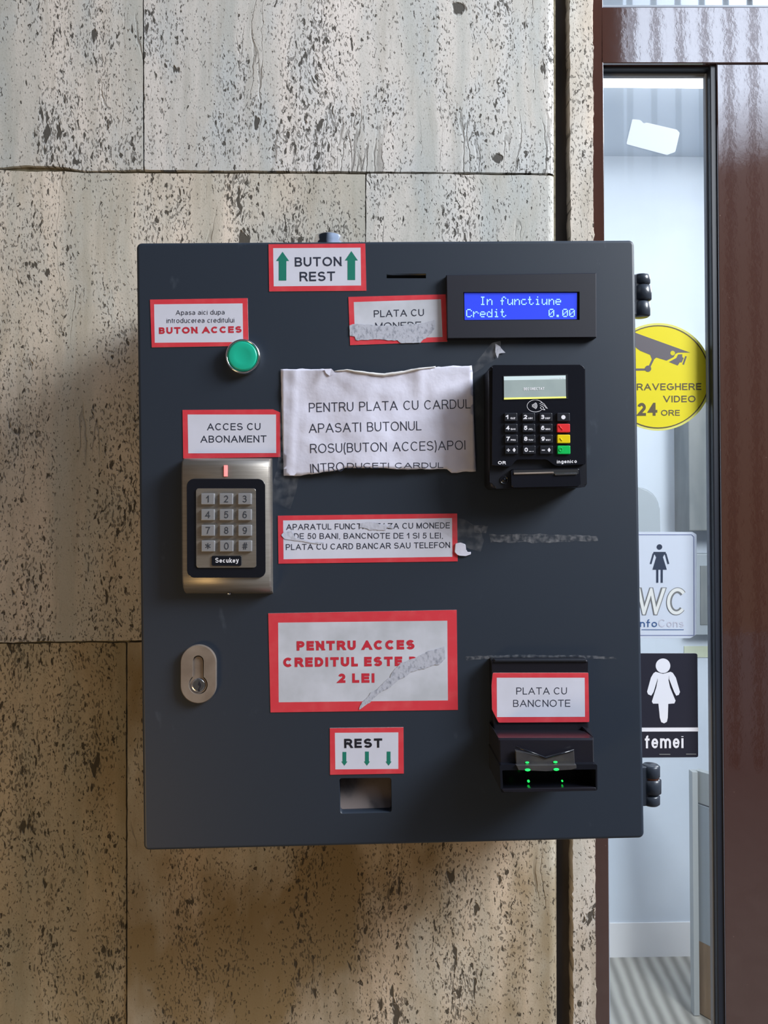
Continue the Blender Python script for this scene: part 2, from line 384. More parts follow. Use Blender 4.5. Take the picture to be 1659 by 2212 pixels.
# ------------------------------------------------------------------ stroke lettering
def A_(cx, cy, rx, ry, a0, a1): return ('a', cx, cy, rx, ry, a0, a1)
G = {
'A': (.93, [[(0, 0), (.5, 1), (1, 0)], [(.2, .33), (.8, .33)]]),
'B': (.74, [[(0, 0), (0, 1), (.55, 1), A_(.55, .76, .38, .24, 90, -90), (0, .52)], [(0, .52), (.58, .52), A_(.58, .26, .42, .26, 90, -90), (0, 0)]]),
'C': (.88, [[A_(.52, .5, .52, .5, 42, 318)]]),
'D': (.80, [[(0, 0), (0, 1), (.42, 1), A_(.42, .5, .58, .5, 90, -90), (0, 0)]]),
'E': (.70, [[(1, 1), (0, 1), (0, 0), (1, 0)], [(0, .52), (.92, .52)]]),
'F': (.66, [[(1, 1), (0, 1), (0, 0)], [(0, .5), (.88, .5)]]),
'G': (.92, [[A_(.5, .5, .5, .5, 48, 318), (1, .2), (1, .47), (.55, .47)]]),
'H': (.77, [[(0, 0), (0, 1)], [(1, 0), (1, 1)], [(0, .52), (1, .52)]]),
'I': (0, [[(0, 0), (0, 1)]]),
'J': (.5, [[(1, 1), (1, .3), A_(.5, .3, .5, .3, 0, -180)]]),
'K': (.8, [[(0, 0), (0, 1)], [(.95, 1), (.03, .4)], [(.33, .6), (1, 0)]]),
'L': (.62, [[(0, 1), (0, 0), (1, 0)]]),
'M': (.90, [[(0, 0), (0, 1)], [(0, 1), (.5, .02), (1, 1)], [(1, 1), (1, 0)]]),
'N': (.78, [[(0, 0), (0, 1)], [(0, 1), (1, 0)], [(1, 0), (1, 1)]]),
'O': (.97, [[A_(.5, .5, .5, .5, 90, 450)]]),
'P': (.74, [[(0, 0), (0, 1), (.6, 1), A_(.6, .73, .4, .27, 90, -90), (0, .46)]]),
'Q': (.97, [[A_(.5, .5, .5, .5, 90, 450)], [(.6, .3), (.98, -.03)]]),
'R': (.80, [[(0, 0), (0, 1), (.58, 1), A_(.58, .74, .38, .26, 90, -90), (0, .48)], [(.52, .48), (.7, .4), (1, 0)]]),
'S': (.78, [[A_(.5, .755, .46, .245, 22, 250), A_(.5, .265, .5, .265, 78, -160)]]),
'T': (.80, [[(0, 1), (1, 1)], [(.5, 1), (.5, 0)]]),
'U': (.78, [[(0, 1), (0, .38), A_(.5, .38, .5, .38, 180, 360), (1, 1)]]),
'V': (.90, [[(0, 1), (.5, 0), (1, 1)]]),
'W': (1.3, [[(0, 1), (.26, 0), (.5, 1), (.74, 0), (1, 1)]]),
'X': (.85, [[(0, 0), (1, 1)], [(0, 1), (1, 0)]]),
'Y': (.85, [[(0, 1), (.5, .45), (1, 1)], [(.5, .45), (.5, 0)]]),
'Z': (.78, [[(0, 1), (1, 1), (0, 0), (1, 0)]]),
'0': (.62, [[A_(.5, .5, .5, .5, 90, 450)]]),
'1': (.34, [[(0, .72), (1, 1), (1, 0)]]),
'2': (.64, [[A_(.5, .7, .48, .3, 165, -25), (.04, 0), (1, 0)]]),
'3': (.62, [[A_(.48, .76, .44, .24, 160, -80), A_(.48, .265, .52, .265, 85, -160)]]),
'4': (.68, [[(.72, 0), (.72, 1), (0, .3), (1, .3)]]),
'5': (.64, [[(.92, 1), (.2, 1), (.1, .52), A_(.47, .33, .53, .33, 125, -155)]]),
'6': (.64, [[A_(.52, .78, .45, .22, 25, 120), A_(.6, .42, .6, .5, 140, 190), A_(.5, .31, .5, .31, 180, -180)]]),
'7': (.62, [[(0, 1), (1, 1), (.55, .5), (.35, 0)]]),
'8': (.62, [[A_(.5, .76, .42, .24, 90, 450)], [A_(.5, .265, .5, .265, 90, 450)]]),
'9': (.64, [[A_(.5, .69, .5, .31, 0, 360), A_(.4, .55, .6, .5, 5, -40), A_(.48, .22, .43, .22, -60, -155)]]),
'(': (.22, [[(1, 1.05), (.3, .8), (0, .42), (.3, .02), (1, -.22)]]),
')': (.22, [[(0, 1.05), (.7, .8), (1, .42), (.7, .02), (0, -.22)]]),
',': (.06, [[(1, .03), (1, -.05), (0, -.18)]]),
'.': (0, [[(0, .0), (0, .05)]]),
'-': (.4, [[(0, .4), (1, .4)]]),
'+': (.6, [[(0, .45), (1, .45)], [(.5, .1), (.5, .8)]]),
'#': (.75, [[(.2, 0), (.4, 1)], [(.62, 0), (.82, 1)], [(0, .32), (.95, .32)], [(.05, .68), (1, .68)]]),
'*': (.6, [[(.5, .1), (.5, .9)], [(.05, .3), (.95, .7)], [(.05, .7), (.95, .3)]]),
}
LOW = {   # x-height letters: v 0..1 = x-height, 1..2 = ascender, -1..0 = descender
'a': (.60, [[A_(.45, .68, .45, .32, 160, 20), (.93, .6), (.93, .12), (1, 0)], [(.93, .58), A_(.42, .27, .42, .27, 80, 270), (.7, .06), (.93, .3)]]),
'c': (.58, [[A_(.52, .5, .52, .5, 45, 315)]]),
'd': (.62, [[A_(.5, .5, .5, .5, 0, 360)], [(1, 2), (1, 0)]]),
'e': (.62, [[(.0, .52), (1, .52), A_(.5, .5, .5, .5, 0, 320)]]),
'f': (.44, [[(.38, 0), (.38, 1.5), A_(.9, 1.5, .52, .5, 180, 90)], [(0, 1), (.95, 1)]]),
'g': (.62, [[A_(.5, .5, .5, .5, 0, 360)], [(1, 1), (1, -.4), A_(.5, -.4, .5, .6, 0, -150)]]),
'i': (0, [[(0, 0), (0, 1)], [(0, 1.8), (0, 2)]]),
'k': (.58, [[(0, 0), (0, 2)], [(.92, 1), (.03, .3)], [(.35, .55), (1, 0)]]),
'l': (0, [[(0, 0), (0, 2)]]),
'm': (1.0, [[(0, 0), (0, 1)], [(0, .55), A_(.25, .55, .25, .45, 180, 0), (.5, 0)], [(.5, .55), A_(.75, .55, .25, .45, 180, 0), (1, 0)]]),
'n': (.58, [[(0, 0), (0, 1)], [(0, .5), A_(.5, .5, .5, .5, 180, 0), (1, 0)]]),
'o': (.64, [[A_(.5, .5, .5, .5, 90, 450)]]),
'p': (.62, [[A_(.5, .5, .5, .5, 180, -180)], [(0, 1), (0, -1)]]),
'r': (.32, [[(0, 0), (0, 1)], [(0, .5), A_(.8, .5, .8, .5, 180, 95)]]),
's': (.56, [[A_(.5, .755, .46, .245, 22, 250), A_(.5, .265, .5, .265, 78, -160)]]),
't': (.30, [[(.4, 1.6), (.4, .25), A_(.8, .25, .4, .25, 180, 270)], [(0, 1), (.95, 1)]]),
'u': (.58, [[(0, 1), (0, .5), A_(.5, .5, .5, .5, 180, 360)], [(1, 1), (1, 0)]]),
'y': (.60, [[(0, 1), (.52, 0)], [(1, 1), (.45, -.7), (.1, -.95)]]),
}
def clip_poly(P, y, keep_above):
    out = []
    for i in range(len(P)):
        a_, b_ = P[i-1], P[i]
        ia = (a_[1] >= y) if keep_above else (a_[1] <= y); ib = (b_[1] >= y) if keep_above else (b_[1] <= y)
        if ia != ib:
            t = (y-a_[1])/(b_[1]-a_[1]); out.append((a_[0]+(b_[0]-a_[0])*t, y))
        if ib: out.append(b_)
    return out
def text_polys(txt, width, pen, gap=.16, xh=.73, space=.6):
    """polygons of a line of writing; unit = cap height; the ink is exactly `width` wide"""
    w = pen/2
    tot = 0; n = 0
    for i, ch in enumerate(txt):
        if ch == ' ': tot += space; continue
        gw = (G.get(ch) or LOW.get(ch))[0]; tot += gw; n += 1
        if i < len(txt)-1 and txt[i+1] != ' ': tot += gap
    # thin letters keep the pen's width, everything else stretches
    fixed = sum(pen for ch in txt if ch != ' ' and (G.get(ch) or LOW.get(ch))[0] < .1)
    k = max(.05, (width-fixed)/tot)
    x = 0; polys = []
    for i, ch in enumerate(txt):
        if ch == ' ': x += space*k; continue
        low = ch not in G; gw, strokes = (LOW if low else G)[ch]
        W_ = gw*k+(pen if gw < .1 else 0)
        def mp(u, v_):
            X = x+w+u*max(0, W_-2*w)
            if low:
                if v_ > 1: Y = xh-w+(v_-1)*(1-xh)
                elif v_ < 0: Y = w+v_*.24
                else: Y = w+v_*(xh-2*w)
            else: Y = w+v_*(1-2*w)
            return (X, Y)
        lo, hi = (-.24, 1.0) if low else (0, 1)
        if ch in '(),Q': lo, hi = -.3, 1.1
        for st in strokes:
            pts = []
            for it in st:
                if it[0] == 'a': pts += [mp(*p) for p in arc(*it[1:])]
                else: pts.append(mp(*it))
            P = [pts[0]]
            for p in pts[1:]:
                if math.dist(p, P[-1]) > 1e-4: P.append(p)
            closed = math.dist(P[0], P[-1]) < 1e-3 and len(P) > 4
            def ext(a_, b_):   # extend the end a_ away from b_
                d = math.dist(a_, b_)
                if d < .13: return a_
                dx, dy = (a_[0]-b_[0])/d, (a_[1]-b_[1])/d
                e = w*(1 if min(abs(dx), abs(dy)) < .05 else 1.7)
                return (a_[0]+dx*e, a_[1]+dy*e)
            if not closed and len(P) > 1:
                a0, a1 = ext(P[0], P[1]), ext(P[-1], P[-2]); P[0], P[-1] = a0, a1
            Lf, Rt = [], []
            m_ = len(P)
            for j in range(m_):
                if closed: pa, pb = P[(j-1) % (m_-1)], P[(j+1) % (m_-1)] if j < m_-1 else P[1]
                else: pa, pb = P[max(j-1, 0)], P[min(j+1, m_-1)]
                d1 = (P[j][0]-pa[0], P[j][1]-pa[1]); d2 = (pb[0]-P[j][0], pb[1]-P[j][1])
                l1, l2 = math.hypot(*d1), math.hypot(*d2)
                if l1 < 1e-9: d1, l1 = d2, l2
                if l2 < 1e-9: d2, l2 = d1, l1
                n1 = (-d1[1]/l1, d1[0]/l1); n2 = (-d2[1]/l2, d2[0]/l2)
                bx, by = n1[0]+n2[0], n1[1]+n2[1]; bl_ = math.hypot(bx, by) or 1
                bx, by = bx/bl_, by/bl_; s_ = w/max(.28, bx*n1[0]+by*n1[1])
                Lf.append((P[j][0]+bx*s_, P[j][1]+by*s_)); Rt.append((P[j][0]-bx*s_, P[j][1]-by*s_))
            for j in range(m_-1):
                seg = max(1, int(math.dist(P[j], P[j+1])/.3))
                for q in range(seg):
                    t0, t1 = q/seg, (q+1)/seg
                    lerp = lambda A, B, t: (A[0]+(B[0]-A[0])*t, A[1]+(B[1]-A[1])*t)
                    quad = [lerp(Lf[j], Lf[j+1], t0), lerp(Lf[j], Lf[j+1], t1), lerp(Rt[j], Rt[j+1], t1), lerp(Rt[j], Rt[j+1], t0)]
                    quad = clip_poly(clip_poly(quad, lo, True), hi, False) if len(quad) else quad
                    if len(quad) >= 3: polys.append(quad)
        x += W_+(gap*k if i < len(txt)-1 and txt[i+1] != ' ' else 0)
    return polys
STEP = [0]
def write(mb, txt, xl, yl, xr, yr, cap, pen, P, gap=.17, xh=.73, space=.6, slant=0):
    """write txt on pixels baseline (xl,yl)-(xr,yr), cap height in pixels; P(px,py) -> world point"""
    Ln = math.hypot(xr-xl, yr-yl); ux, uy = (xr-xl)/Ln, (yr-yl)/Ln
    for q in text_polys(txt, Ln/cap, pen, gap, xh, space):
        pts = []
        for X, Y in q:
            X += slant*Y
            pts.append(P(xl+ux*X*cap+uy*Y*cap, yl+uy*X*cap-ux*Y*cap))
        # drop degenerate
        if (pts[1]-pts[0]).cross(pts[2]-pts[0]).length < 1e-13 and len(pts) == 3: continue
        STEP[0] = (STEP[0]+1) % 23; sh_ = (EYE-pts[0]).normalized()*(STEP[0]*2e-6)
        try: mb.face([p+sh_ for p in pts])
        except ValueError: pass

# ------------------------------------------------------------------ the stone wall
def rough_edge(p0, p1, amp, step=9, seed=0, skip=False):
    n = max(1, int(math.dist(p0, p1)/step)); out = []
    dx, dy = (p1[0]-p0[0]), (p1[1]-p0[1]); L_ = math.hypot(dx, dy); nx, ny = -dy/L_, dx/L_
    for i in range(n):
        t = i/n; q = noise.noise(V((p0[0]+dx*t, p0[1]+dy*t, seed*7.7))*.045)+.5*noise.noise(V((p0[0]+dx*t, p0[1]+dy*t, seed*3.3))*.2)
        o = 0 if i == 0 else q*amp
        out.append((p0[0]+dx*t+nx*o, p0[1]+dy*t+ny*o))
    return out
wall = MB(); slabinfo = []
TH = .022
def slab(edges, Y, tint, stain, off, th=TH, bevel=.0012, rnd=False):
    """edges: list of (point, roughness amplitude) in pixels on plane Y"""
    pts = []
    for i, (p, am) in enumerate(edges):
        q = edges[(i+1) % len(edges)][0]
        pts += rough_edge(p, q, am, seed=i+off)
    n0 = len(wall.bm.faces)
    before = set(wall.bm.faces)
    wall.m('travertine').prism([wp(x, y, Y) for x, y in pts], V((0, th, 0)), bevel=bevel, seg=2,
        nob=(lambda e: rnd and abs(e.verts[0].co.x-e.verts[1].co.x) < .004 and min(v.co.x for v in e.verts) > wp(1150, 1000, Y).x))
    if rnd:      # the slab's free end is rounded over
        a_, b_ = edges[1][0], edges[2][0]
        T, B = wp(*a_, Y), wp(*b_, Y); rr = .0085
        prev = None
        for k_ in range(9):
            an = pi/2*k_/8; off_ = V((rr*1.25*sin(an), rr*2*(1-cos(an)), 0))
            cur = (wall.bm.verts.new(T+off_), wall.bm.verts.new(B+off_))
            if prev:
                f = wall.bm.faces.new((prev[0], cur[0], cur[1], prev[1])); f.material_index = wall.cur; f.smooth = True
            prev = cur
        e_ = V((0, th, 0)); T2, B2 = wall.bm.verts.new(T+V((rr*1.25, th, 0))), wall.bm.verts.new(B+V((rr*1.25, th, 0)))
        f = wall.bm.faces.new((prev[0], T2, B2, prev[1])); f.material_index = wall.cur
    return [f for f in wall.bm.faces if f not in before]
W0, W1, WT, WB = -900, 1206, -700, 3870
lay_s = wall.bm.loops.layers.float_color.new('slab'); lay_t = wall.bm.loops.layers.float_color.new('tint'); lay_n = wall.bm.loops.layers.float_color.new('stain')
def paint(faces, s_, t_, n_):
    for f in faces:
        for l in f.loops: l[lay_s] = (*s_, 1); l[lay_t] = (*t_, 1); l[lay_n] = (n_, n_, n_, 1)
D = [
 ([((W0, WT), 0), ((306, WT), .8), ((309, 366), 1.0), ((182, 370), 1), ((140, 361), 2), ((55, 357), 2), ((0, 362), 1), ((W0, 362), 0)], 0, (.95, .965, .98), .05, 1),
 ([((309, WT), 0), ((1182, WT), 0), ((1184, 374), 1.2), ((900, 371), 1.2), ((312, 367), .8)], -.0004, (.97, 1.0, 1.05), .03, 2),
 ([((W0, 366), 1), ((0, 367), 2), ((60, 371), 2), ((140, 370), 1), ((185, 374), 1), ((789, 376), .8), ((789, 1385), 1.2), ((300, 1383), 2.0), ((0, 1387), 0), ((W0, 1392), 0)], .0004, (1.0, .97, .92), .18, 3),
 ([((791, 375), 1.4), ((1184, 379), 0), ((1186, 1383), 1), ((791, 1384), .8)], 0, (.97, .98, .99), .05, 4),
 ([((W0, 1396), 0), ((0, 1391), 2), ((272, 1388), 1.0), ((272, WB), 0), ((W0, WB), 0)], .0022, (.70, .62, .46), .65, 5),
 ([((275.5, 1388), 1.2), ((1186, 1386), 0), ((1190, WB), 0), ((275, WB), 1.0)], -.0006, (.98, .88, .75), .85, 6),
 ([((1227.5, WT), 0), ((1280, WT), 2.2), ((1283, 1300), 2.2), ((1296, WB), 0), ((1243, WB), 2.2), ((1236, 1300), 2.2)], .0005, (1.12, 1.08, 1.05), .22, 7),
]
for i, (ed, dy, tn, stn, off) in enumerate(D):
    rb = .006 if i in (1, 3, 5) else .0010
    fs = slab(ed, WY+dy, tn, stn, off, bevel=.0010 if i < 6 else .0014, rnd=i in (1, 3, 5))
    paint(fs, (random.random(), random.random(), random.random()), tn, stn)
# mortar bed and the dark groove
wall.m('mortar').prism([wp(W0, WT, WY+.004), wp(1200, WT, WY+.004), wp(1200, WB, WY+.004), wp(W0, WB, WY+.004)], V((0, .2, 0)))
wall.m('groove_dark').prism([wp(1190, WT, WY+.016), wp(1280, WT, WY+.016), wp(1280, WB, WY+.016), wp(1190, WB, WY+.016)], V((0, .18, 0)))
w = wall.build('wall_back', world=True); w['kind'] = 'structure'

# ------------------------------------------------------------------ glazed screen and door
FY = WY+.012                     # brown steel front
GY = FY+.018                     # glass
def block(mb, x0, y0, x1, y1, Y, th, bevel=.0008, x0b=None, x1b=None):
    """front rectangle in pixels at plane Y (x0b, x1b: x at the lower end), th deep"""
    x0b = x0 if x0b is None else x0b; x1b = x1 if x1b is None else x1b
    mb.prism([wp(x0, y0, Y), wp(x1, y0, Y), wp(x1b, y1, Y), wp(x0b, y1, Y)], V((0, th, 0)), bevel=bevel, seg=2)
win = thing('window_1', None, None, wp(1400, WB, GY), boxframe=False, kind='structure')
m = MB(); m.m('frame_brown'); block(m, 1277, WT, 1298, WB, FY, .03, x0b=1290, x1b=1328); m.build('frame_post', win)
m = MB(); m.m('frame_brown'); block(m, 1298, 15, 2300, 136, FY, .016); m.build('transom', win)
m = MB(); m.m('bead_grey'); block(m, 1296, 158, 1303, WB, FY+.010, .008, x0b=1324, x1b=1331)
block(m, 1524, 158, 1534, WB, FY+.012, .006, x0b=1555, x1b=1565); m.build('glazing_bead', win)
m = MB(); m.m('gasket'); block(m, 1534, 136, 1549, WB, FY+.004, .016, x0b=1565, x1b=1584)
block(m, 1298, 136, 1540, 148, FY+.006, .010); m.build('gasket', win)
m = MB(); m.m('bead_grey'); block(m, 1303, 150, 1526, 166, GY-.003, .003); m.build('top_bead', win)
m = MB(); m.m('pane_glass'); m.face([wp(1290, 140, GY), wp(1545, 140, GY), wp(1580, WB, GY), wp(1322, WB, GY)]); m.build('glass_pane', win)
win2 = thing('window_2', None, None, wp(1700, 15, GY), boxframe=False, kind='structure')
m = MB(); m.m('pane_glass'); m.face([wp(1290, WT, GY), wp(2300, WT, GY), wp(2300, 20, GY), wp(1290, 20, GY)]); m.build('glass_pane', win2)
m = MB(); m.m('bead_grey'); block(m, 1298, 10.5, 2300, 15.5, FY+.004, .03, bevel=.0004); m.build('glazing_bead', win2)
door = thing('door_1', None, None, wp(1900, WB, FY), boxframe=False, kind='structure')
m = MB(); m.m('frame_brown'); block(m, 1548.5, 138, 2300, WB, FY+.002, .016, x0b=1583); m.build('door_leaf', door)

# ------------------------------------------------------------------ room behind the glass
RB = 2.20; FZ = wp(1400, 2064, RB).z; CZ = wp(1400, 338, RB).z
RX0, RX1 = .10, 2.3; RY0 = WY+.2
def boxw(mb, x0, y0, z0, x1, y1, z1, bevel=0):
    mb.prism([V((x0, y0, z0)), V((x1, y0, z0)), V((x1, y0, z1)), V((x0, y0, z1))], V((0, y1-y0, 0)), bevel=bevel, seg=2)
def struct(name, fn, mt):
    mb = MB(); mb.m(mt); fn(mb); o = mb.build(name); o['kind'] = 'structure'; return o
struct('wall_inner', lambda b_: boxw(b_, RX0-.1, RB, FZ-.05, RX1+.1, RB+.1, CZ+1.2), 'room_white')
struct('wall_left', lambda b_: boxw(b_, RX0-.1, RY0, FZ-.05, RX0, RB, CZ+1.2), 'room_white')
struct('wall_right', lambda b_: boxw(b_, RX1, GY+.02, FZ-.05, RX1+.1, RB, CZ+1.2), 'room_white')
struct('ceiling', lambda b_: boxw(b_, RX0-.1, GY+.04, CZ, RX1+.1, RB, CZ+.08), 'room_white')
struct('floor', lambda b_: boxw(b_, -6, -7, FZ-.06, 6, RY0-.12, FZ), 'pavement')
struct('floor_inner', lambda b_: boxw(b_, RX0-.1, RY0-.11, FZ-.06, RX1+.1, RB, FZ-.002), 'floor_reflection')
zt = wp(1400, 1992, RB).z
struct('baseboard_inner', lambda b_: boxw(b_, RX0, RB-.004, FZ-.002, RX1, RB, zt), 'room_tile')
# grey pier on the inner wall
Yp = RB-.10
m = MB(); m.m('room_grey'); p0, p1 = wp(1489, 1147, Yp), wp(1620, 800, Yp)
boxw(m, p0.x, Yp, p0.z, p1.x, RB-.001, p1.z, .003)
tag(m.build('wall_cabinet'), 'tall grey cabinet on the far wall, seen through the glass beside the yellow sticker', 'cabinet')
# dispenser with rounded shape
m = MB(); m.m('panel_grey'); Yd = RB-.11
m.prism([wp(x, y, Yd) for x, y in rquad([(1310, 1052), (1424, 1052), (1427, 1172), (1310, 1172)], [10, 46, 12, 10])], V((0, .1105, 0)), bevel=.006, seg=3)
tag(m.build('towel_dispenser'), 'rounded pale grey dispenser on the far wall, seen through the glass above the toilet sheet', 'dispenser')
# switch housing
t = thing('wall_box', 'white wall box with a dark window, seen through the glass right of the toilet sheet', 'box', wp(1525, 1380, RB-.05), boxframe=False)
m = MB(); m.m('panel_grey'); m.prism([wp(x, y, RB-.05) for x, y in rect(1498, 1196, 1590, 1372)], V((0, .049, 0)), bevel=.003); m.build('housing', t)
m = MB(); m.m('room_grey'); m.prism([wp(x, y, RB-.052) for x, y in rect(1513, 1222, 1575, 1350)], V((0, .004, 0)), bevel=.001); m.build('dark_window', t)
m = MB(); m.m('tape_yellow'); m.prism([wp(x, y, RB-.003) for x, y in rect(1478, 1396, 1590, 1420)], V((0, .0035, 0)))
tag(m.build('tape_strip'), 'pale yellow tape strip on the far wall, seen through the glass beside the black sign', 'tape')
# partition on the right of the room
t = thing('partition', 'white panel partition with a brown foot, standing inside behind the glass near the door', 'partition', V((wp(1489, 1664, 1.75).x, 1.9, FZ)), boxframe=False)
A0 = wp(1488, 1662, 1.95); A1 = wp(1500, 1662, 1.95); zb = FZ
m = MB(); m.m('panel_edge'); boxw(m, A0.x, 1.93, zb, A1.x, 1.95, A0.z, .001); m.build('edge_post', t)
# side panel comes forward to the right, its top falling away in perspective
X0, X1 = A1.x, A1.x+.32
def slant(mb, z0, z1, th=.018):
    mb.prism([V((X0, 1.945, z0)), V((X1, 1.46, z0)), V((X1, 1.46, z1)), V((X0, 1.945, z1))], V((.014, .012, 0)), bevel=.001)
zk = wp(1500, 2030, 1.945).z; zg = wp(1500, 1732, 1.945).z
m = MB(); m.m('panel_grey'); slant(m, zk, zg-.004); m.build('side_panel', t)
m = MB(); m.m('panel_edge'); slant(m, zg, A0.z); m.build('top_panel', t)
m = MB(); m.m('wood_brown'); slant(m, zb, zk); m.build('foot_panel', t)
# glowing bar under the ceiling, added in place of a window reflection
q0, q1 = wp(1300, 199, 1.0), wp(1300, 171, 1.0)
yl0 = (CZ-EYE.z)/((CY-199)/F+.012); 
t = thing('reflection_bar', 'long white glowing bar standing in for a window reflection, seen at the top of the glass pane', 'glow bar', V((.9, 1.72, CZ-.05)), boxframe=False)
m = MB(); m.m('glow_white'); boxw(m, .35, 1.735, CZ-.045, 2.1, 1.775, CZ-.012, .003); m.build('glow_face', t)
m = MB(); m.m('sheet_white'); boxw(m, .33, 1.725, CZ-.012, 2.12, 1.785, CZ, .002); m.build('glow_backing', t)

# ------------------------------------------------------------------ the payment cabinet
cab = thing('payment_cabinet', 'dark grey-blue steel payment cabinet hung on the travertine wall', 'cabinet', bl(0, -BH/2, -BD/2))
hw, hh = BW/2, BH/2
r = .0042
def shell(mb, hw_, hh_, r_, e_, d0, d1, be):
    """rounded pan: face at d0, back at d1, front edge rounded with radius e_, back edge with be"""
    stages = [(e_*(1-sin(k*pi/12)), d0-e_*(1-cos(k*pi/12))) for k in range(7)] + [(0, d1+be)] + [(be*(1-cos(k*pi/8)), d1+be-be*sin(k*pi/8)) for k in range(1, 5)]
    rings = []
    for ins, dd in stages:
        rr = max(.0006, r_-ins); X, Z = hw_-ins-rr, hh_-ins-rr; pts = []
        for cx_, cz_, a0 in ((X, Z, 0), (-X, Z, 90), (-X, -Z, 180), (X, -Z, 270)):
            pts += [(cx_+rr*cos(radians(a0+90*q/8)), cz_+rr*sin(radians(a0+90*q/8))) for q in range(9)]
        rings.append([mb.bm.verts.new(bl(x, z, dd)) for x, z in pts])
    for A, B in zip(rings, rings[1:]):
        for k in range(len(A)): mb.bm.faces.new((A[k], B[k], B[(k+1) % len(A)], A[(k+1) % len(A)])).material_index = mb.cur
    mb.bm.faces.new(rings[0]).material_index = mb.cur; mb.bm.faces.new(rings[-1][::-1]).material_index = mb.cur
m = MB(); m.m('cabinet_paint'); shell(m, hw, hh, .0046, .0028, 0, -.0180, .0004)
doorp = m.build('door_panel', cab)
m = MB(); m.m('cabinet_paint'); shell(m, hw-.0012, hh-.0012, .0046, .0006, -.0186, -BD, .0006)
body = m.build('cabinet_body', cab)
cut = []
def cutter(outline, d0, d1):
    mb = MB(); mb.m('hole_dark').prism([bp(x, y, 0)+BN*d1 for x, y in outline], -BN*(d1-d0)); o = mb.build('cut'); cut.append(o); return o
c_slot = cutter(rect(835.3, 590.7, 920.3, 601.2), -.03, .01)
c_tray = cutter(rquad([(733, 1681), (845.5, 1680), (846.5, 1755), (734.5, 1758)], 6), -.045, .01)
c_lock = cutter([(427.8+16*cos(t), 1479.3+16*sin(t)) for t in [i*2*pi/32 for i in range(32)]], -.02, .01)
for o in (doorp, body): carve(o, [c_slot, c_tray])
for o in cut: bpy.data.objects.remove(o)
for o in (doorp,):
    for p in o.data.polygons: p.use_smooth = p.area < .0012
    for p in o.data.polygons:
        if abs(abs(p.normal.y)-1) < 1e-4 or p.area > .02: p.use_smooth = False
# tray chute: sloping metal plate inside the opening
m = MB(); m.m('tray_metal')
q = rquad([(731, 1679), (848, 1678), (849, 1758), (732, 1760)], 4)
top = [bp(x, y, -.0) for x, y in [(731, 1678), (849, 1677)]]
m.prism([bp(731, 1676)-BN*.024, bp(851, 1675)-BN*.024, bp(851, 1762)-BN*.009, bp(731, 1763)-BN*.009], -BN*.002+BZ*0)
m.build('coin_tray', cab)
# slot back
m = MB(); m.m('hole_dark'); m.prism([bp(x, y, 0)-BN*.0045 for x, y in rect(835.4, 590.8, 920.2, 601.1)], -BN*.004); m.build('coin_slot', cab)
# lock
lk_o = bp(428.2, 1456)
m = MB(); m.m('steel_dull')
outer = arc(428.3, 1431.5, 38.7, 38.7, 180, 360, 24)+arc(428.3, 1481.1, 38.7, 38.7, 0, 180, 24)
prof = arc(428.2, 1428, 12, 12, 180, 360, 12)+arc(427.8, 1479.3, 20.7, 20.7, -54, 234, 30)
# plate with a euro-profile hole: bridge strips between the two outlines
def ringplate(mb, outr, inn, d1, th):
    no, ni = len(outr), len(inn)
    N_ = 96
    def resample(P, cx, cy):
        res = []
        for k in range(N_):
            an = 2*pi*k/N_; dx, dy = cos(an), sin(an); best = None
            for i in range(len(P)):
                (x1, y1), (x2, y2) = P[i-1], P[i]
                ex, ey = x2-x1, y2-y1; den = dx*ey-dy*ex
                if abs(den) < 1e-9: continue
                t = ((x1-cx)*ey-(y1-cy)*ex)/den; u = ((x1-cx)*dy-(y1-cy)*dx)/den
                if t > 0 and -1e-6 <= u <= 1+1e-6: best = t if best is None else max(best, t)
            res.append((cx+dx*best, cy+dy*best))
        return res
    O = resample(outr, 428.2, 1462); I = resample(inn, 428.2, 1462)
    of = [mb.bm.verts.new(bp(x, y, d1)) for x, y in O]
    oc = [mb.bm.verts.new(bp(428.3+(x-428.3)*1.03, 1456+(y-1456)*1.02, d1-.0012)) for x, y in O]
    ob_ = [mb.bm.verts.new(bp(428.3+(x-428.3)*1.03, 1456+(y-1456)*1.02, d1-.0012)-BN*(th-.0012)) for x, y in O]
    inf = [mb.bm.verts.new(bp(x, y, d1)) for x, y in I]; inb = [mb.bm.verts.new(bp(x, y, d1)-BN*.003) for x, y in I]
    for k in range(N_):
        j = (k+1) % N_
        for q_ in ((of[k], of[j], inf[j], inf[k]), (oc[k], oc[j], of[j], of[k]), (ob_[k], ob_[j], oc[j], oc[k]), (inf[k], inf[j], inb[j], inb[k])):
            f = mb.bm.faces.new(q_); f.material_index = mb.cur
o2 = [(428.3+(x-428.3)*.965, 1456+(y-1456)*.975) for x, y in outer]
ringplate(m, o2, prof, .0045, .0045)
lk = m.build('lock_plate', cab)
m = MB(); m.m('steel_dull')
inner = arc(428.2, 1428, 10.4, 10.4, 180, 360, 12)+arc(427.8, 1479.3, 19.0, 19.0, -56, 236, 30)
m.prism([bp(x, y, .0026) for x, y in inner], -BN*.0024, bevel=.0003, seg=2); m.build('lock_cylinder', lk)
m = MB(); m.m('steel_shiny'); m.lathe(bp(428.5, 1480, .0026), BN, [(.0056, 0), (.0056, .0004), (.0052, .0009), (.0040, .0010), (0, .0006)]); m.build('lock_plug', lk)
m = MB(); m.m('ink_black')
kz = [(430, 1471), (433, 1476), (434.5, 1480), (433, 1485), (431, 1488), (432, 1494), (427, 1494), (428, 1488), (431, 1483), (427, 1479)]
m.prism([bp(x, y, .0038) for x, y in kz], -BN*.0006); m.build('keyhole', lk)
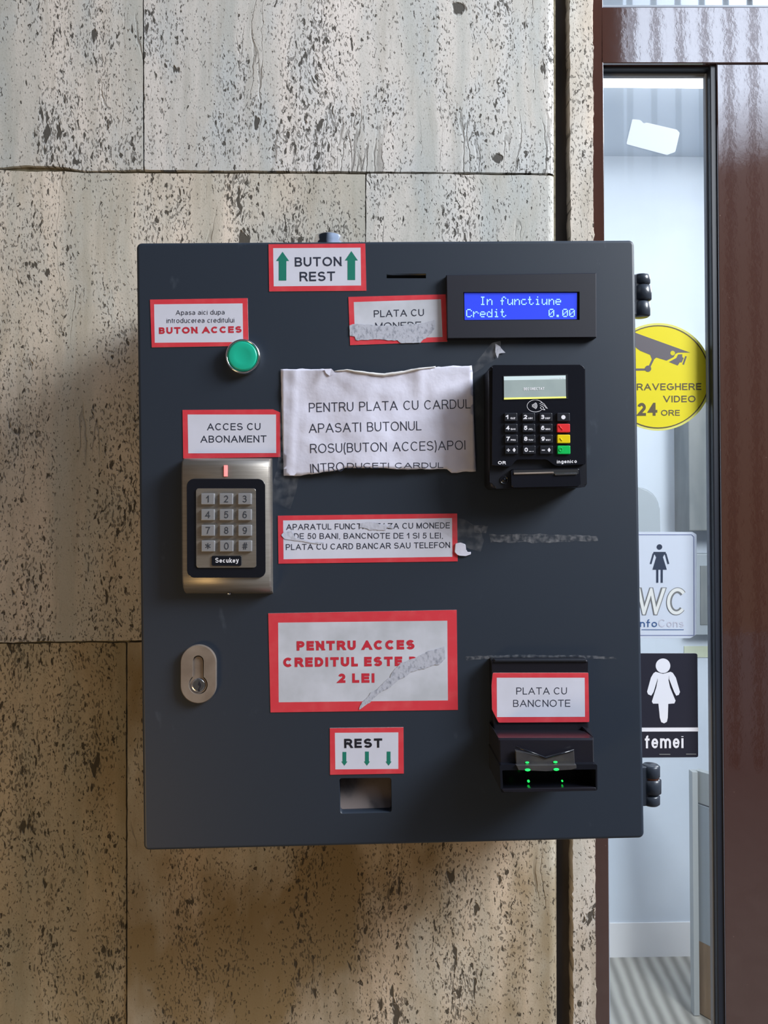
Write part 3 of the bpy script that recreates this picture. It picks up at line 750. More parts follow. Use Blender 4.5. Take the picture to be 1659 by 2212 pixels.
# green push button
bt = MB(); bt.m('chrome'); oB = bp(527, 773, 0); k_ = .000382
bt.lathe(oB, BN, [(.0140, 0), (.0143, .003), (.0140, .0060), (.0134, .0070), (.0126, .0070), (.0118, .0050), (0, .005)])
btn = bt.build('push_button', cab); btn['label'] = 'green push button in a chrome ring'
m = MB(); m.m('button_green'); m.lathe(oB, BN, [(.0117, .004), (.0117, .0066), (.0113, .0074), (.0105, .0077), (.006, .0070), (0, .0066)]); m.build('button_cap', btn)
# steel button on top of the cabinet
tb = bp(709, 521, 0) - BN*.017; zt_ = BZ
m = MB(); m.m('chrome')
m.lathe(tb-zt_*.004, zt_, [(.0140, 0), (.0140, .0065), (.0128, .0078), (.0122, .0125), (.0116, .0138), (0, .0138)])
m.build('top_button', cab)['label'] = 'polished steel button on top'
# hinges
def hinge(xr, ys, gapc):
    h = None; dd = -.030
    root = MB(); root.m('hinge_paint')
    P = lambda x, y: bp(x, y, 0)
    R_ = .0076
    def cen(y, xx=xr): 
        q_ = bp(xx, y, dd); return q_ - BX*R_
    # leaf against the side of the cabinet
    e0, e1 = cen(ys[0]+2), cen(ys[-1]-2)
    side = bl(hw-.0004, 0, 0)
    def onside(p): return p - BX*((p-side).dot(BX))
    root.prism([onside(e0)+BN*.006, e0+BN*.0045+BX*.001, e1+BN*.0045+BX*.001, onside(e1)+BN*.006], -BN*.009, bevel=.001)
    h = root.build('hinge', cab)
    for i in range(3):
        y0, y1 = ys[i], ys[i+1]; sw = .0005 if i == 1 else 0
        A, B = cen(y0+.8, xr+(1.5 if i == 1 else 0)), cen(y1-.8, xr+(1.5 if i == 1 else 0))
        kn = MB(); kn.m('hinge_paint'); Ax = (A-B).normalized(); Ln = (A-B).length
        kn.lathe(B, Ax, [(0, 0), (R_*.82, 0), (R_+sw, .0012), (R_+sw, Ln-.0012), (R_*.82, Ln), (0, Ln)], 28)
        kn.build('knuckle', h)
    A, B = cen(ys[0]+4), cen(ys[1]+6)
    pn = MB(); pn.m('copper'); pn.tube([A, B], R_*.9 if gapc else R_*.6, 20); pn.build('hinge_pin', h)
hinge(1403.5, [594, 617, 652, 686], False)
hinge(1424.5, [1650, 1679, 1714, 1738], True)

# ------------------------------------------------------------------ LCD display
lcd = thing('display_module', 'black framed blue text display at the upper right of the cabinet', 'display', bp(1127, 730, 0))
m = MB(); m.m('black_plastic_matte')
O = [(964, 594), (1288, 589.5), (1288.5, 729), (966.5, 731.5)]; I = [(1001, 631), (1252, 630), (1252, 691), (1002, 692.5)]
dz = .006
fo = [m.bm.verts.new(bp(x, y, dz)) for x, y in [(965.5, 595.5), (1286.5, 591), (1287, 727.5), (968, 730)]]; fb = [m.bm.verts.new(bp(x, y, dz-.0008)) for x, y in O]
bb = [m.bm.verts.new(bp(x, y, dz-.0008)-BN*(dz-.0008)) for x, y in O]
fi = [m.bm.verts.new(bp(x, y, dz)) for x, y in I]; bi = [m.bm.verts.new(bp(x, y, dz)-BN*.0022) for x, y in I]
for k in range(4):
    j = (k+1) % 4
    for q in ((fo[k], fo[j], fi[j], fi[k]), (fb[k], fb[j], fo[j], fo[k]), (bb[k], bb[j], fb[j], fb[k]), (fi[k], fi[j], bi[j], bi[k])): m.bm.faces.new(q)
m.build('bezel', lcd)
m = MB(); m.m('hole_dark').prism([bp(x, y, .0043) for x, y in I], -BN*.002); m.build('screen_surround', lcd)
m = MB(); m.m('lcd_blue').prism([bp(x, y, .0046) for x, y in [(1003, 633), (1246.5, 632.5), (1246, 689.5), (1003.8, 691)]], -BN*.0004); scr = m.build('screen', lcd)
L5 = {'I': "01110 00100 00100 00100 00100 00100 01110", 'n': "00000 00000 10110 11001 10001 10001 10001", 'f': "00110 01001 01000 11100 01000 01000 01000",
 'u': "00000 00000 10001 10001 10001 10011 01101", 'c': "00000 00000 01110 10000 10000 10001 01110", 't': "01000 01000 11100 01000 01000 01001 00110",
 'i': "00100 00000 01100 00100 00100 00100 01110", 'e': "00000 00000 01110 10001 11111 10000 01110", 'C': "01110 10001 10000 10000 10000 10001 01110",
 'r': "00000 00000 10110 11001 10000 10000 10000", 'd': "00001 00001 01101 10011 10001 10001 01111", '0': "01110 10001 10011 10101 11001 10001 01110",
 '.': "00000 00000 00000 00000 00000 01100 01100"}
m = MB(); m.m('lcd_dot')
for row, (s_, y0, y1) in enumerate((("  In functiune  ", 640.8, 659.3), ("Credit      0.00", 667.6, 685.6))):
    for i, ch in enumerate(s_):
        if ch == ' ': continue
        x0 = 1007+i*14.83
        for r_, ln in enumerate(L5[ch].split()):
            for c_, bit in enumerate(ln):
                if bit == '1':
                    X, Y = x0+c_*2.5, y0+(y1-y0)/7*r_-i*.04
                    m.face([bp(x, y, .0048) for x, y in rect(X, Y, X+2.2, Y+(y1-y0)/7*.9)])
m.build('display_text', scr)

# ------------------------------------------------------------------ stickers
def sticker(name, label, outer_, inner_, lines=(), arrows=(), base=0.0, white='print_white', cat='sticker', patches=(), extra=None):
    cxp = sum(p[0] for p in outer_)/len(outer_); byp = max(p[1] for p in outer_)
    t = thing(name, label, cat, bp(cxp, byp, base))
    d = base+.0004
    m = MB(); m.m(white)
    n = len(outer_)
    fo = [m.bm.verts.new(bp(x, y, d)) for x, y in outer_]; bo = [m.bm.verts.new(bp(x, y, d)-BN*.00036) for x, y in outer_]
    if n == 4:
        fi = [m.bm.verts.new(bp(x, y, d)) for x, y in inner_]
        m.m(white); f = m.bm.faces.new(fi); f.material_index = m.cur
        m.m('print_red')
        for k in range(4):
            f = m.bm.faces.new((fo[k], fo[(k+1) % 4], fi[(k+1) % 4], fi[k])); f.material_index = m.cur
    else:
        m.m('print_red'); f = m.bm.faces.new(fo); f.material_index = m.cur
        m.m(white); m.face([bp(x, y, d+.00006) for x, y in inner_])
    m.m('paper_edge')
    for k in range(n):
        f = m.bm.faces.new((fo[k], fo[(k+1) % n], bo[(k+1) % n], bo[k])); f.material_index = m.cur
    sheet = m.build('sticker_sheet', t)
    for (s_, xl, yl_, xr, yr, cap, pen, ink, *kw) in lines:
        m = MB(); m.m(ink); write(m, s_, xl, yl_, xr, yr, cap, pen, lambda x, y: bp(x, y, d+.00010), **(kw[0] if kw else {})); m.build('lettering', t)
    for (x, y0, yh, y1, sh, hh_) in arrows:     # tip y0, head base yh, tail y1
        m = MB(); m.m('ink_green')
        m.face([bp(px, py, d+.00010) for px, py in [(x, y0), (x+hh_, yh), (x+sh, yh), (x+sh, y1), (x-sh, y1), (x-sh, yh), (x-hh_, yh)]]); m.build('green_arrow', t)
    for pts, mt in patches:
        m = MB(); m.m(mt); m.prism([bp(x, y, d+.0004) for x, y in pts], -BN*.0002); m.build('torn_patch', t)
    return t
REG, BLD, XB = .135, .175, .25
sticker('coin_return_sticker', 'red-bordered sticker reading BUTON REST between two green up arrows', [(580, 527.5), (789, 526), (791.5, 628), (581.5, 629.5)],
        [(590, 536), (779, 535), (780, 616.7), (591.3, 618.5)],
        [('BUTON', 637, 575.8, 737.7, 574.6, 20, .17, 'ink_dark'), ('REST', 647.5, 607.6, 724, 606.6, 20.3, .17, 'ink_dark')],
        [(610.4, 543.8, 563.6, 606, 8.2, 14), (759, 542.4, 562.6, 604.8, 8.2, 14)])
k = .2652
sc1 = lambda L_: [(560+x*k, 500+y*k) for x, y in L_]
def jag(pts, amp=1.2, step=5, seed=1):
    out = []
    for i in range(len(pts)):
        out += rough_edge(pts[i], pts[(i+1) % len(pts)], amp*2, step, seed+i)
    return out
sticker('coin_payment_sticker', 'red-bordered sticker reading PLATA CU with its second line scraped off, beside the blue display', [(752.5, 641.4), (962.6, 635.8), (966.3, 738), (756.3, 745.6)],
        [(764.2, 652.5), (952.5, 646.4), (956, 728), (766.9, 734.4)],
        [('PLATA CU', 808, 685.2, 916, 682.4, 15, .125, 'ink_dark'), ('MONEDE', 811, 712, 910, 709.5, 15, .125, 'ink_dark')], white='print_white_dirty',
        patches=[(jag(sc1([(735, 765), (790, 752), (900, 758), (955, 766), (1100, 766), (1180, 762), (1300, 755), (1360, 740), (1425, 722), (1430, 790), (1385, 845), (1335, 880), (1312, 907), (1155, 910), (1125, 885), (1050, 888), (1000, 880), (790, 886), (776, 855), (738, 850)])), 'torn_paper')])
sticker('access_button_sticker', 'red-bordered sticker reading Apasa aici dupa introducerea creditului BUTON ACCES above the green button', [(324, 647.2), (534.8, 644), (537, 747), (327.8, 750.5)],
        [(332.9, 657.4), (524, 655.4), (525.3, 738.8), (334.3, 740.4)],
        [('Apasa aici dupa', 379.8, 680.6, 485.4, 679.4, 10.6, .11, 'ink_dark'), ('introducerea creditului', 360, 697.9, 506, 696.7, 10.8, .11, 'ink_dark'),
         ('BUTON ACCES', 343.5, 721.4, 522, 718.6, 14.2, .26, 'ink_red', dict(gap=.2))])
sticker('subscription_sticker', 'red-bordered sticker reading ACCES CU ABONAMENT, one corner clipped, above the steel keypad', [(394.2, 885.5), (589.7, 884.3), (605, 890.8), (605.6, 987.3), (395.8, 990.3)],
        [(405.3, 895.4), (596.2, 895.4), (596.6, 978.5), (406.7, 979.3)],
        [('ACCES CU', 447.5, 929.6, 562.8, 929, 15.2, .145, 'ink_dark'), ('ABONAMENT', 433.2, 956.3, 575.8, 955.6, 15.2, .145, 'ink_dark')])
k7 = .3014
sc7 = lambda L_: [(580+x*k7, 1080+y*k7) for x, y in L_]
sticker('payment_info_sticker', 'long crumpled red-bordered sticker reading APARATUL FUNCTIONEAZA CU MONEDE DE 50 BANI', [(600.2, 1114), (987.5, 1109.2), (988.7, 1212.6), (601.7, 1217.7)],
        [(611.6, 1124.3), (976.4, 1119.2), (977.3, 1202.7), (612.6, 1208)],
        [('APARATUL FUNCTIONEAZA CU MONEDE', 618.6, 1144.8, 971.8, 1141.2, 12.7, .13, 'ink_dark'), ('DE 50 BANI, BANCNOTE DE 1 SI 5 LEI,', 635.2, 1164.4, 956.8, 1163, 12.4, .13, 'ink_dark'),
         ('PLATA CU CARD BANCAR SAU TELEFON', 617.7, 1188.2, 972.4, 1183.4, 12.7, .13, 'ink_dark')],
        patches=[(jag(sc7([(652, 196), (700, 205), (722, 215), (840, 217), (848, 195), (895, 205), (872, 176), (850, 190), (835, 168), (800, 180), (780, 165), (725, 158), (655, 168)]), 1, 3), 'torn_paper_soft'),
                 (jag(sc7([(92, 252), (112, 226), (165, 222), (190, 270), (300, 300), (400, 305), (360, 318), (230, 296), (120, 282)]), .6, 4), 'torn_paper_soft')])
m = MB(); m.m('notice_paper'); m.prism([bp(x, y, .0018) for x, y in rquad(sc7([(1340, 312), (1378, 305), (1412, 318), (1418, 365), (1432, 378), (1450, 370), (1452, 390), (1415, 402), (1360, 398), (1334, 375)]), 2, 3)], -BN*.0016, bevel=.0004)
tag(m.build('paper_scrap'), 'small white torn paper scrap at the right end of the long crumpled sticker', 'paper scrap')
k8 = .27728
sc8 = lambda L_: [(560+x*k8, 1300+y*k8) for x, y in L_]
sticker('price_sticker', 'largest red-bordered sticker reading PENTRU ACCES CREDITUL ESTE 2 LEI with a diagonal scrape', [(579.4, 1325), (986.5, 1317.5), (989.2, 1533.5), (584.4, 1539)],
        [(600.8, 1345), (966.2, 1340.8), (967.6, 1513), (602.1, 1517)],
        [('PENTRU ACCES', 641, 1405.4, 895.5, 1402.6, 20.4, .29, 'ink_red', dict(gap=.2)), ('CREDITUL ESTE', 612, 1441, 869, 1438.6, 20.4, .29, 'ink_red', dict(gap=.2)), ('D', 884.5, 1438.6, 902, 1438.2, 20.2, .29, 'ink_red'),
         ('2 LEI', 730.5, 1475.2, 809, 1474.6, 20.2, .29, 'ink_red', dict(gap=.2))], white='print_white_dirty',
        patches=[(jag(sc8([(778, 842), (800, 782), (870, 705), (950, 650), (1020, 590), (1060, 520), (1105, 478), (1160, 455), (1230, 430), (1300, 392), (1440, 345), (1452, 440), (1400, 490), (1290, 522), (1180, 545), (1120, 592), (1040, 650), (960, 692), (890, 750), (860, 788)]), 1.6, 4), 'torn_paper')])
sticker('change_sticker', 'small red-bordered sticker reading REST over three green down arrows', [(712.5, 1573), (871.6, 1571), (872.3, 1671), (713, 1673.7)],
        [(723.4, 1583), (860.4, 1582), (860.4, 1661), (724.4, 1662)],
        [('REST', 743.7, 1616, 825.9, 1615, 20, .24, 'ink_black', dict(gap=.2))],
        [(744, 1654, 1645, 1624.3, 4.1, 6.7), (792.7, 1654, 1645, 1623.5, 4.1, 6.5), (839.5, 1654, 1645, 1623.5, 4.1, 6.5)])

# ------------------------------------------------------------------ torn paper notice
k4 = .3134
sc4 = lambda L_: [(580+x*k4, 730+y*k4) for x, y in L_]
NT = [(606.6, 797.4), (660, 797), (714.8, 796.4), (722.6, 803.6), (736, 801), (749, 799.6), (766, 804), (780.6, 805.2), (805, 809), (830.7, 812), (853, 808), (877.7, 803.6), (912, 797), (946.7, 792), (985, 790), (1018.8, 789.5), (1021, 805), (1022.5, 886.7), (1026.6, 980.7), (1028, 1018.3),
      (1000, 1019), (975, 1021.5), (965.5, 1013.6), (924.7, 1014), (862, 1013.6), (818, 1010.8), (768, 1011), (746, 1010.5), (733.6, 1015), (705, 1019), (674, 1024.6), (649, 1028), (613, 1027.7), (609.8, 918), (607.6, 849)]
def hN(px, py):
    u = min(1, max(0, (px-607)/420)); v_ = min(1, max(0, (py-790)/235))
    h = .0012+.0050*sin(pi*u)**1.3*(.18+.82*v_**1.5)+.0016*sin(pi*u)*(1-v_)**3*2
    q = V((px*.012, py*.012, 3))
    h += .0011*noise.noise(q)*(.3+sin(pi*u))+.0006*noise.noise(q*2.7)
    # long creases
    h += .0009*math.exp(-((px-905-(py-800)*.04)/9)**2)*max(0, 1-(py-790)/130)
    h += .0014*math.exp(-((px-700+(py-800)*.6)/10)**2)*max(0, 1-(py-795)/60)
    h += .0007*math.exp(-((px-632+(py-900)*.05)/7)**2)
    return max(h, .0006)
nt_ = thing('paper_notice', 'torn white paper notice reading PENTRU PLATA CU CARDUL in the middle of the cabinet door', 'notice', bp(815, 1025, 0))
dense = []
for i in range(len(NT)):
    a_, b_ = NT[i], NT[(i+1) % len(NT)]
    vert = abs(a_[0]-b_[0]) < abs(a_[1]-b_[1])
    dense += rough_edge(a_, b_, .6 if vert else 1.6, 6, i)
pts2 = [V(p) for p in dense]; ne = len(pts2)
def inside(x, y):
    c_ = False
    for i in range(ne):
        x1, y1 = dense[i-1]; x2, y2 = dense[i]
        if (y1 > y) != (y2 > y) and x < (x2-x1)*(y-y1)/(y2-y1)+x1: c_ = not c_
    return c_
gx = 607
while gx < 1028:
    gy = 795
    while gy < 1028:
        if inside(gx, gy) and min(math.dist((gx, gy), p) for p in dense) > 3: pts2.append(V((gx, gy)))
        gy += 7
    gx += 7
res = delaunay_2d_cdt(pts2, [(i, (i+1) % ne) for i in range(ne)], [], 1, 1e-5)
m = MB(); m.m('notice_paper')
fv = [m.bm.verts.new(bp(p.x, p.y, hN(p.x, p.y))) for p in res[0]]
for f in res[2]:
    ff = m.bm.faces.new([fv[i] for i in f]); ff.smooth = True
sh = m.build('paper_sheet', nt_)
sol = sh.modifiers.new('thickness', 'SOLIDIFY'); sol.thickness = .00022; sol.offset = -1
bpy.context.view_layer.update(); dg = bpy.context.evaluated_depsgraph_get(); me = bpy.data.meshes.new_from_object(sh.evaluated_get(dg)); sh.modifiers.clear(); sh.data = me
wN = lambda x, y: bp(x, y, hN(x, y)+.00034)
CP = .095; SP = dict(gap=.17, space=.72)
for s_, xl, yl_, xr, yr, cap in (('PENTRU PLATA CU CARDUL', 667.7, 890.5, 1016.6, 882.2, 20), ('APASATI BUTONUL', 667.7, 935.3, 910.6, 929.3, 20),
                                ('ROSU(BUTON ACCES)APOI', 670.3, 979, 1005.3, 971.3, 20), ('INTRO', 671, 1022, 744, 1017.5, 19.6), ('DUCETI CARDUL', 750, 1012, 957.6, 1011, 12)):
    m = MB(); m.m('ink_dark')
    write(m, s_, xl, yl_, xr, yr, cap, CP if cap > 15 else .14, wN, **SP)
    if s_ == 'INTRO':       # the tear runs through the last letters
        pass
    m.build('lettering', nt_)
# the upper tear curls forward, its white core showing
m = MB(); m.m('paper_edge')
top_ = [(722.6, 802), (736, 800.5), (749, 799), (766, 802.5), (780.6, 804.2), (805, 807.5), (830.7, 810), (853, 807), (877.7, 802.6), (912, 796), (946.7, 791.5)]
dn = []
for i in range(len(top_)-1): dn += rough_edge(top_[i], top_[i+1], 1.0, 5, i)
rad = [.0004+.0011*max(0, sin(pi*i/len(dn)))*(.8+.4*noise.noise(V((i*.4, 0, 0)))) for i in range(len(dn))]
m.tube([bp(x, y, hN(x, y)+.0006) for x, y in dn], rad, 8); m.build('curled_edge', nt_)
m = MB(); m.m('notice_paper')
for q in ([(700, 797), (716, 796.5), (724, 805), (712, 812), (704, 806)],):
    m.prism([bp(x, y, hN(x, y)+.0012) for x, y in q], -BN*.0002)
m.build('folded_corner', nt_)

# ------------------------------------------------------------------ clear tape and residue
def tape(name, label, pts, d, mt, cat='tape', am=.5, lift=0):
    m = MB(); m.m(mt); P = []
    for i in range(len(pts)): P += rough_edge(pts[i], pts[(i+1) % len(pts)], am, 6, i+len(pts))
    m.face([bp(x, y, d+.0001) for x, y in P])
    return tag(m.build(name), label, cat)
tape('clear_tape', 'clear tape hanging from the lower left corner of the paper notice', [(596, 1020), (622, 1026), (646, 1029), (640, 1062), (627, 1099), (608, 1093), (590, 1086), (588, 1050)], .0008, 'tape_clear')
tape('clear_tape', 'clear tape along the left edge of the paper notice', [(601, 990), (607, 870), (612, 800), (640, 800), (622, 850), (616, 1010), (597, 1022)], .0052, 'tape_clear')
tape('clear_tape', 'clear tape at the upper right corner of the paper notice, reaching the card terminal', [(950, 792), (1022, 790), (1062, 741), (1082, 736), (1079, 772), (1046, 792), (1024, 806), (960, 812)], .0058, 'tape_clear')
tape('clear_tape', 'wrinkled clear tape end right of the long crumpled sticker', [(900, 1118), (985, 1118), (1008, 1124), (1038, 1142), (1046, 1168), (1038, 1192), (1015, 1186), (960, 1152)], .0009, 'tape_clear', am=1.5)
tape('tape_residue', 'short dirty tape residue right of the long crumpled sticker', [(1024, 1134), (1056, 1136), (1050, 1152), (1026, 1150)], .0003, 'tape_residue', am=2)
tape('tape_residue', 'long grey tape residue strip below the card terminal', [(1056, 1154), (1180, 1154), (1290, 1158), (1292, 1168), (1180, 1172), (1060, 1172)], .0003, 'tape_residue', am=3)
tape('tape_residue', 'thin tape residue just above the banknote reader', [(1004, 1418), (1056, 1416), (1150, 1414), (1268, 1416), (1330, 1420), (1332, 1424), (1200, 1422), (1058, 1423), (1008, 1427)], .0003, 'tape_residue', am=2)
tape('tape_residue', 'white crumpled tape speck under the display', [(1070, 742), (1080, 748), (1092, 762), (1078, 764), (1075, 774), (1070, 760)], .0012, 'torn_paper', am=1.5)
def scr(name, label, pts, d=.0002, wd=.8, mt='tape_residue', cat='scratch'):
    pass

# ------------------------------------------------------------------ steel access keypad
kp = thing('access_keypad', 'brushed steel keypad with a red light bar, left side of the cabinet', 'keypad', bp(488, 1284, 0))
prof = [(990, .004), (992, .0105), (997, .0130), (1008, .0142), (1030, .0146), (1240, .0146), (1256, .0140), (1268, .0118), (1277, .0078), (1281, .003), (1282, .0003)]
m = MB(); m.m('steel_brushed'); rows = []
def kx(y): return 391.3+(y-990)*.004, 583.2+(y-990)*.006
for y, d in prof:
    xa, xb = kx(y)
    f_ = (d/.0146)
    # keep the sides parallel to the cabinet normal: take x at full depth
    A = bp(xa, y, .0146); B = bp(xb, y, .0146); A2 = bp(xa, y, d); B2 = bp(xb, y, d)
    A3 = A2 + BX*((A-A2).dot(BX)); B3 = B2 + BX*((B-B2).dot(BX))
    rows.append((A3, B3, d))
vs = []
for A3, B3, d in rows:
    dirx = (B3-A3).normalized()
    vs.append([m.bm.verts.new(p) for p in (A3-BN*d, A3-BN*min(.0016, d*.5), A3+dirx*.0012, B3-dirx*.0012, B3-BN*min(.0016, d*.5), B3-BN*d)])
for A, B in zip(vs, vs[1:]):
    for i in range(5):
        f = m.bm.faces.new((A[i], A[i+1], B[i+1], B[i])); f.smooth = i == 2
m.bm.faces.new(vs[0]); m.bm.faces.new(vs[-1][::-1])
m.build('keypad_body', kp)
m = MB(); m.m('black_gloss').prism([bp(x, y, .0155) for x, y in rquad([(403.3, 1034.6), (572.6, 1034.6), (573.6, 1247.8), (404, 1248)], 15)], -BN*.0012, bevel=.0004); m.build('black_surround', kp)
m = MB(); m.m('steel_brushed').prism([bp(x, y, .0164) for x, y in rquad([(423.5, 1055), (552.4, 1055), (553.4, 1226), (424, 1226.5)], 5)], -BN*.0012, bevel=.0004); m.build('key_plate', kp)
m = MB(); m.m('led_red').prism([bp(x, y, .0154) for x, y in rect(483.6, 1005, 491, 1029)], -BN*.001, bevel=.0002); m.build('status_light', kp)
for r_ in range(4):
    for c_ in range(3):
        cx_, cy_ = [448.5, 488.3, 528.4][c_]+r_*.25, [1077.8, 1112, 1145.8, 1179.6][r_]
        m = MB(); m.m('steel_key').prism([bp(x, y, .0188) for x, y in rquad(rect(cx_-14.6, cy_-12, cx_+14.6, cy_+12), 1.5, 3)], -BN*.0026, bevel=.0005, seg=2); ky = m.build('key', kp)
        ch = '123456789*0#'[r_*3+c_]
        wd = dict(zip('1234567890*#', (5, 9, 9, 10.5, 9, 9, 9.5, 9, 9, 10, 11, 11)))[ch]
        m = MB(); m.m('ink_key'); write(m, ch, cx_-wd/2, cy_+7.4, cx_+wd/2, cy_+7.4, 15, .13, lambda x, y: bp(x, y, .01892)); m.build('key_marking', ky)
m = MB(); m.m('black_gloss').prism([bp(x, y, .0172) for x, y in rquad(rect(457, 1201, 521, 1222.5), 2.5, 3)], -BN*.001, bevel=.0002); lg = m.build('name_badge', kp)
m = MB(); m.m('white_mark'); write(m, 'Secukey', 465, 1215.5, 515.5, 1215.5, 10.5, .17, lambda x, y: bp(x, y, .01734), xh=.68); m.build('lettering', lg)
m = MB(); m.m('steel_shiny').lathe(bp(495, 1283, .004), -BZ, [(.0016, -.001), (.0016, .0006), (0, .0008)]); m.build('bottom_screw', kp)

# ------------------------------------------------------------------ card terminal
ct = thing('card_terminal', 'black card payment terminal with a small screen and coloured keys', 'card terminal', bp(1158, 1056, 0))
TD = .030
k5 = .16878
sc5 = lambda L_: [(1020+x*k5, 760+y*k5) for x, y in L_]
m = MB(); m.m('black_plastic').prism([bp(x, y, TD-.004) for x, y in rquad([(1056, 789), (1264, 787.5), (1268, 1052), (1058, 1056)], [12, 10, 6, 14])], -BN*(TD-.004), bevel=.003, seg=3); m.build('terminal_body', ct)
plate = rquad([(1058, 788.5), (1262.5, 788.2), (1265, 1004.8)], [10, 10, 4])+sc5([(1100, 1462), (1060, 1455), (1025, 1435), (990, 1395), (965, 1378), (935, 1370), (600, 1370), (570, 1376), (545, 1398), (525, 1435), (500, 1462), (475, 1472), (250, 1452)])
m = MB(); m.m('black_gloss').prism([bp(x, y, TD) for x, y in plate], -BN*.0045, bevel=.0012, seg=3); fp = m.build('front_plate', ct)
dT = TD+.0001
m = MB(); m.m('black_plastic').prism([bp(x, y, TD+.0003) for x, y in [(1086.5, 811), (1226.5, 808), (1227.5, 862), (1087, 865)]], -BN*.0005); m.build('screen_surround', ct)
m = MB(); m.m('screen_grey').prism([bp(x, y, TD+.0006) for x, y in [(1088.6, 821.5), (1222, 819), (1222.7, 857.4), (1088.9, 860)]], -BN*.0003)
m.m('screen_bar').prism([bp(x, y, TD+.0006) for x, y in [(1088.4, 813.2), (1222, 810.8), (1222, 819), (1088.6, 821.5)]], -BN*.0003)
m.m('screen_yellow').prism([bp(x, y, TD+.0006) for x, y in [(1088.9, 859.0), (1222.7, 856.4), (1223, 859.8), (1088.9, 862.8)]], -BN*.0002)
ts = m.build('screen', ct)
m = MB(); m.m('white_mark'); write(m, 'DECONECTAT', 1131.4, 843, 1176, 842.2, 5.8, .2, lambda x, y: bp(x, y, TD+.0008))
m.face([bp(x, y, TD+.0008) for x, y in rect(1190, 816.5, 1206, 817.5)]); m.face([bp(x, y, TD+.0008) for x, y in rect(1210, 815, 1214, 817.5)]); m.face([bp(x, y, TD+.0008) for x, y in rect(1216, 815, 1220, 817.5)])
m.build('screen_text', ts)
# contactless symbol
m = MB(); m.m('white_mark')
def line(mb, pts, wd, P):
    for a_, b_ in zip(pts, pts[1:]):
        dx, dy = b_[0]-a_[0], b_[1]-a_[1]; L_ = math.hypot(dx, dy)
        if L_ < 1e-6: continue
        nx, ny = -dy/L_*wd/2, dx/L_*wd/2
        STEP[0] = (STEP[0]+1) % 23; e_ = (EYE-P(*a_)).normalized()*(STEP[0]*2e-6)
        mb.face([q_+e_ for q_ in [P(a_[0]+nx, a_[1]+ny), P(b_[0]+nx, b_[1]+ny), P(b_[0]-nx, b_[1]-ny), P(a_[0]-nx, a_[1]-ny)]])
PT = lambda x, y: bp(x, y, TD+.0002)
line(m, arc(1156.4, 876.8, 17.7, 13.0, 40, 330, 40), .9, PT)
for i in range(4): line(m, arc(1146-i*.5, 876.5, 4.5+i*3.6, 4+i*2.3, -38, 38, 8), 1.5, PT)
line(m, sc5([(862, 665), (890, 650), (920, 665), (965, 728)]), .9, PT); line(m, sc5([(868, 690), (895, 672), (925, 690), (950, 725)]), .9, PT)
line(m, sc5([(870, 715), (895, 695), (915, 712)]), .9, PT); line(m, sc5([(870, 720), (905, 740), (932, 745)]), .9, PT); line(m, sc5([(905, 712), (930, 742)]), .9, PT)
m.build('contactless_symbol', ct)
tiny = [['QZ', 'ABC', 'DEF'], ['GHI', 'JKL', 'MNO'], ['PRS', 'TUV', 'WXY']]
for r_ in range(4):
    for c_ in range(4):
        cx_, cy_ = [1103.5, 1141.7, 1179.0, 1217][c_]+r_*.4, [901.2, 924.8, 948.3, 972][r_]
        mt = 'black_plastic' if c_ < 3 or r_ == 0 else ('key_red', 'key_yellow', 'key_green')[r_-1]
        q = [(cx_-14, cy_-9.4), (cx_+14, cy_-9.4), (cx_+14.3, cy_+9), (cx_-13.8, cy_+9)]
        m = MB(); m.m(mt).prism([bp(x, y, TD+.0018) for x, y in rquad(q, 2, 3)], -BN*.003, bevel=.0005, seg=2); ky = m.build('key', ct)
        if c_ == 3 and r_: ky['label'] = ('red key', 'yellow key', 'green key')[r_-1]
        PK = lambda x, y: bp(x, y, TD+.0019)
        m = MB(); m.m('white_mark')
        if c_ < 3 and r_ < 3:
            write(m, '123456789'[r_*3+c_], cx_-10.5, cy_+4, cx_-(5.5 if (r_, c_) == (0, 0) else 3), cy_+4, 9, .24, PK)
            write(m, tiny[r_][c_], cx_-1, cy_+4, cx_+9.5, cy_+4, 3.6, .24, PK)
        elif c_ < 3:
            if c_ == 1:
                write(m, '0', cx_-10, cy_+4, cx_-2.5, cy_+4, 9, .24, PK); m.face([PK(x, y) for x, y in rect(cx_, cy_+2.6, cx_+5.5, cy_+3.8)]); m.face([PK(x, y) for x, y in rect(cx_+7.5, cy_+2.4, cx_+9.4, cy_+4)])
            else:
                m.face([PK(x, y) for x, y in rect(cx_-10, cy_-.6, cx_-3, cy_+1.2)])
                if c_ == 0: m.face([PK(x, y) for x, y in rect(cx_-7.4, cy_-3.2, cx_-5.6, cy_+3.8)])
                m.face([PK(x, y) for x, y in [(cx_+6, cy_-5), (cx_+9.5, cy_), (cx_+6, cy_+5), (cx_+2.5, cy_)]])
        elif r_ == 0:
            m.face([PK(x, y) for x, y in circ(cx_, cy_, 4.6, 20)])
        else:
            m.mats = []; m.m(mt)
            pts = {1: [(-10, -6), (-2, 4)], 2: [(-8, -2), (-3, 4)], 3: None}[r_]
            m.m('white_mark' if False else mt)
            if pts: m.tube([bp(cx_+x, cy_+y, TD+.0019) for x, y in pts], .0004, 6)
            else: m.tube([bp(x, y, TD+.0019) for x, y in arc(cx_-6.5, cy_-.5, 3.6, 3.6, 0, 340, 16)], .0003, 6)
        m.build('key_marking', ky)
m = MB(); m.m('white_mark'); write(m, 'OR', 1075.7, 1003, 1092.6, 1003, 7, .22, PT); m.build('lettering', ct)
m = MB(); m.m('white_mark'); write(m, 'ingenico', 1203, 1001, 1246, 1000, 8, .2, PT, xh=.7); m.build('lettering', ct)
